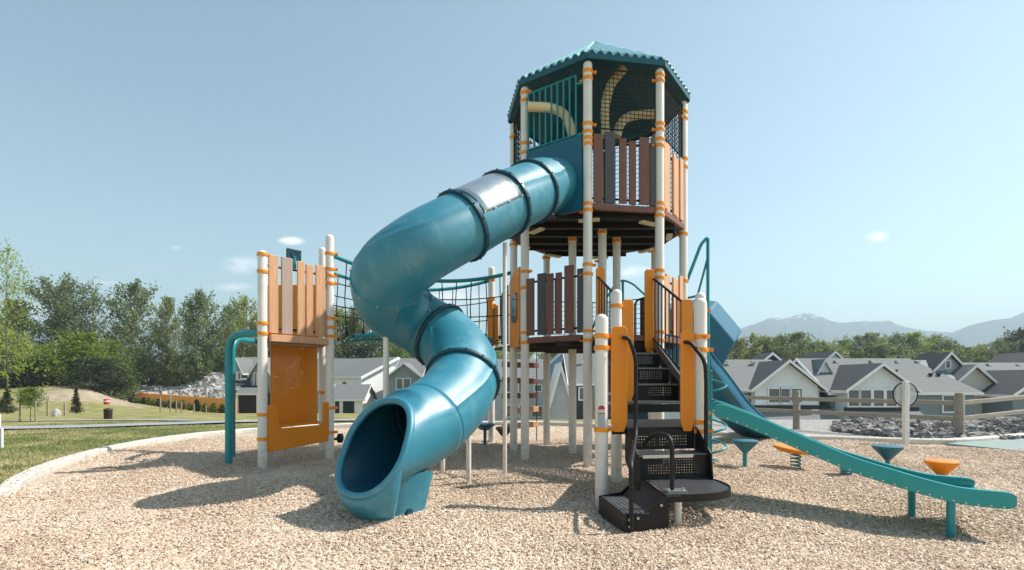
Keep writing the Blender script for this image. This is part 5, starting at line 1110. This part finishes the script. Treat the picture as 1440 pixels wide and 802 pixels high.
cn=N(nt,'ShaderNodeTexNoise'); cn.inputs['Scale'].default_value=17; cn.inputs['Detail'].default_value=7; cn.inputs['Roughness'].default_value=.62
mp=N(nt,'ShaderNodeMapping'); mp.inputs['Scale'].default_value=(1,1,3.2); nt.links.new(tc.outputs['Generated'],mp.inputs[0]); nt.links.new(mp.outputs[0],cn.inputs['Vector'])
tot=None
for px,py,wx,wy,am in ((410,339,24,8,1.0),(340,372,38,16,.75),(325,403,42,8,.8),(1234,333,20,10,.95),(140,398,45,6,.5),(885,382,42,14,.8),(640,415,70,28,.75),(50,440,70,25,.7),(247,349,14,6,.3)):
    a=mth('DIVIDE',mth('SUBTRACT',s_,(px-720)/730),wx/730); b=mth('DIVIDE',mth('SUBTRACT',t_,(535-py)/730),wy/730)
    d=mth('SQRT',mth('ADD',mth('MULTIPLY',a,a),mth('MULTIPLY',b,b))); k=mth('MULTIPLY',mth('SMOOTH_MAX',mth('SUBTRACT',1.0,d),0.0,.2),am); tot=k if tot is None else mth('MAXIMUM',tot,k)
dn=mth('MULTIPLY',tot,mth('MULTIPLY_ADD',cn.outputs[0],3.4,-.95)); mk=N(nt,'ShaderNodeMapRange'); mk.inputs[1].default_value=.06; mk.inputs[2].default_value=.7; mk.inputs[4].default_value=.85; nt.links.new(dn,mk.inputs[0])
mx=N(nt,'ShaderNodeMix',data_type='RGBA'); nt.links.new(mk.outputs[0],mx.inputs[0]); tn=N(nt,'ShaderNodeMix',data_type='RGBA',blend_type='MULTIPLY'); tn.inputs[0].default_value=1; tn.inputs[7].default_value=(.935,1.10,.945,1); nt.links.new(sky.outputs[0],tn.inputs[6]); hs=N(nt,'ShaderNodeHueSaturation'); hs.inputs['Saturation'].default_value=.86; nt.links.new(tn.outputs[2],hs.inputs['Color']); nt.links.new(hs.outputs[0],mx.inputs[6]); mx.inputs[7].default_value=(8.2,8.3,8.6,1)
nt.links.new(mx.outputs[2],bg.inputs['Color']); bg.inputs['Strength'].default_value=SKY_STRENGTH
ld=bpy.data.lights.new('sun','SUN'); ld.energy=SUN_STRENGTH; ld.angle=R(.53); ld.color=(1,.955,.89); lo=bpy.data.objects.new('sun',ld); COL.objects.link(lo); lo.rotation_euler=SD.to_track_quat('Z','Y').to_euler(); lo.location=(20,5,30)
mb=MB(); mb.box((0,1750,195),9500,5200,440)
hz=mb.build('haze',None,None,smooth=None); tag(hz,kind='stuff'); m=bpy.data.materials.new('haze_air'); m.use_nodes=True; nt=m.node_tree; nt.nodes.remove(nt.nodes['Principled BSDF'])
pv=N(nt,'ShaderNodeVolumePrincipled'); pv.inputs['Color'].default_value=(.72,.86,.96,1); pv.inputs['Anisotropy'].default_value=.2; pv.inputs['Density'].default_value=HAZE; nt.links.new(pv.outputs[0],nt.nodes['Material Output'].inputs['Volume']); hz.data.materials.append(m)
cd=bpy.data.cameras.new('camera'); cam=bpy.data.objects.new('camera',cd); COL.objects.link(cam); cam.location=(0,0,1.206); cam.rotation_euler=(pi/2,0,0)
cd.sensor_width=36; cd.lens=730/1440*36; cd.shift_y=(535-401)/1440; cd.clip_end=12000; cd.clip_start=.05; SC.camera=cam
v=SC.view_settings; SC.display_settings.display_device='sRGB'; v.view_transform='Standard'; v.look='None'; v.gamma=1; v.use_curve_mapping=False; v.exposure=EXPOSURE
SC.cycles.volume_bounces=0; SC.cycles.max_bounces=6; SC.cycles.use_denoising=True
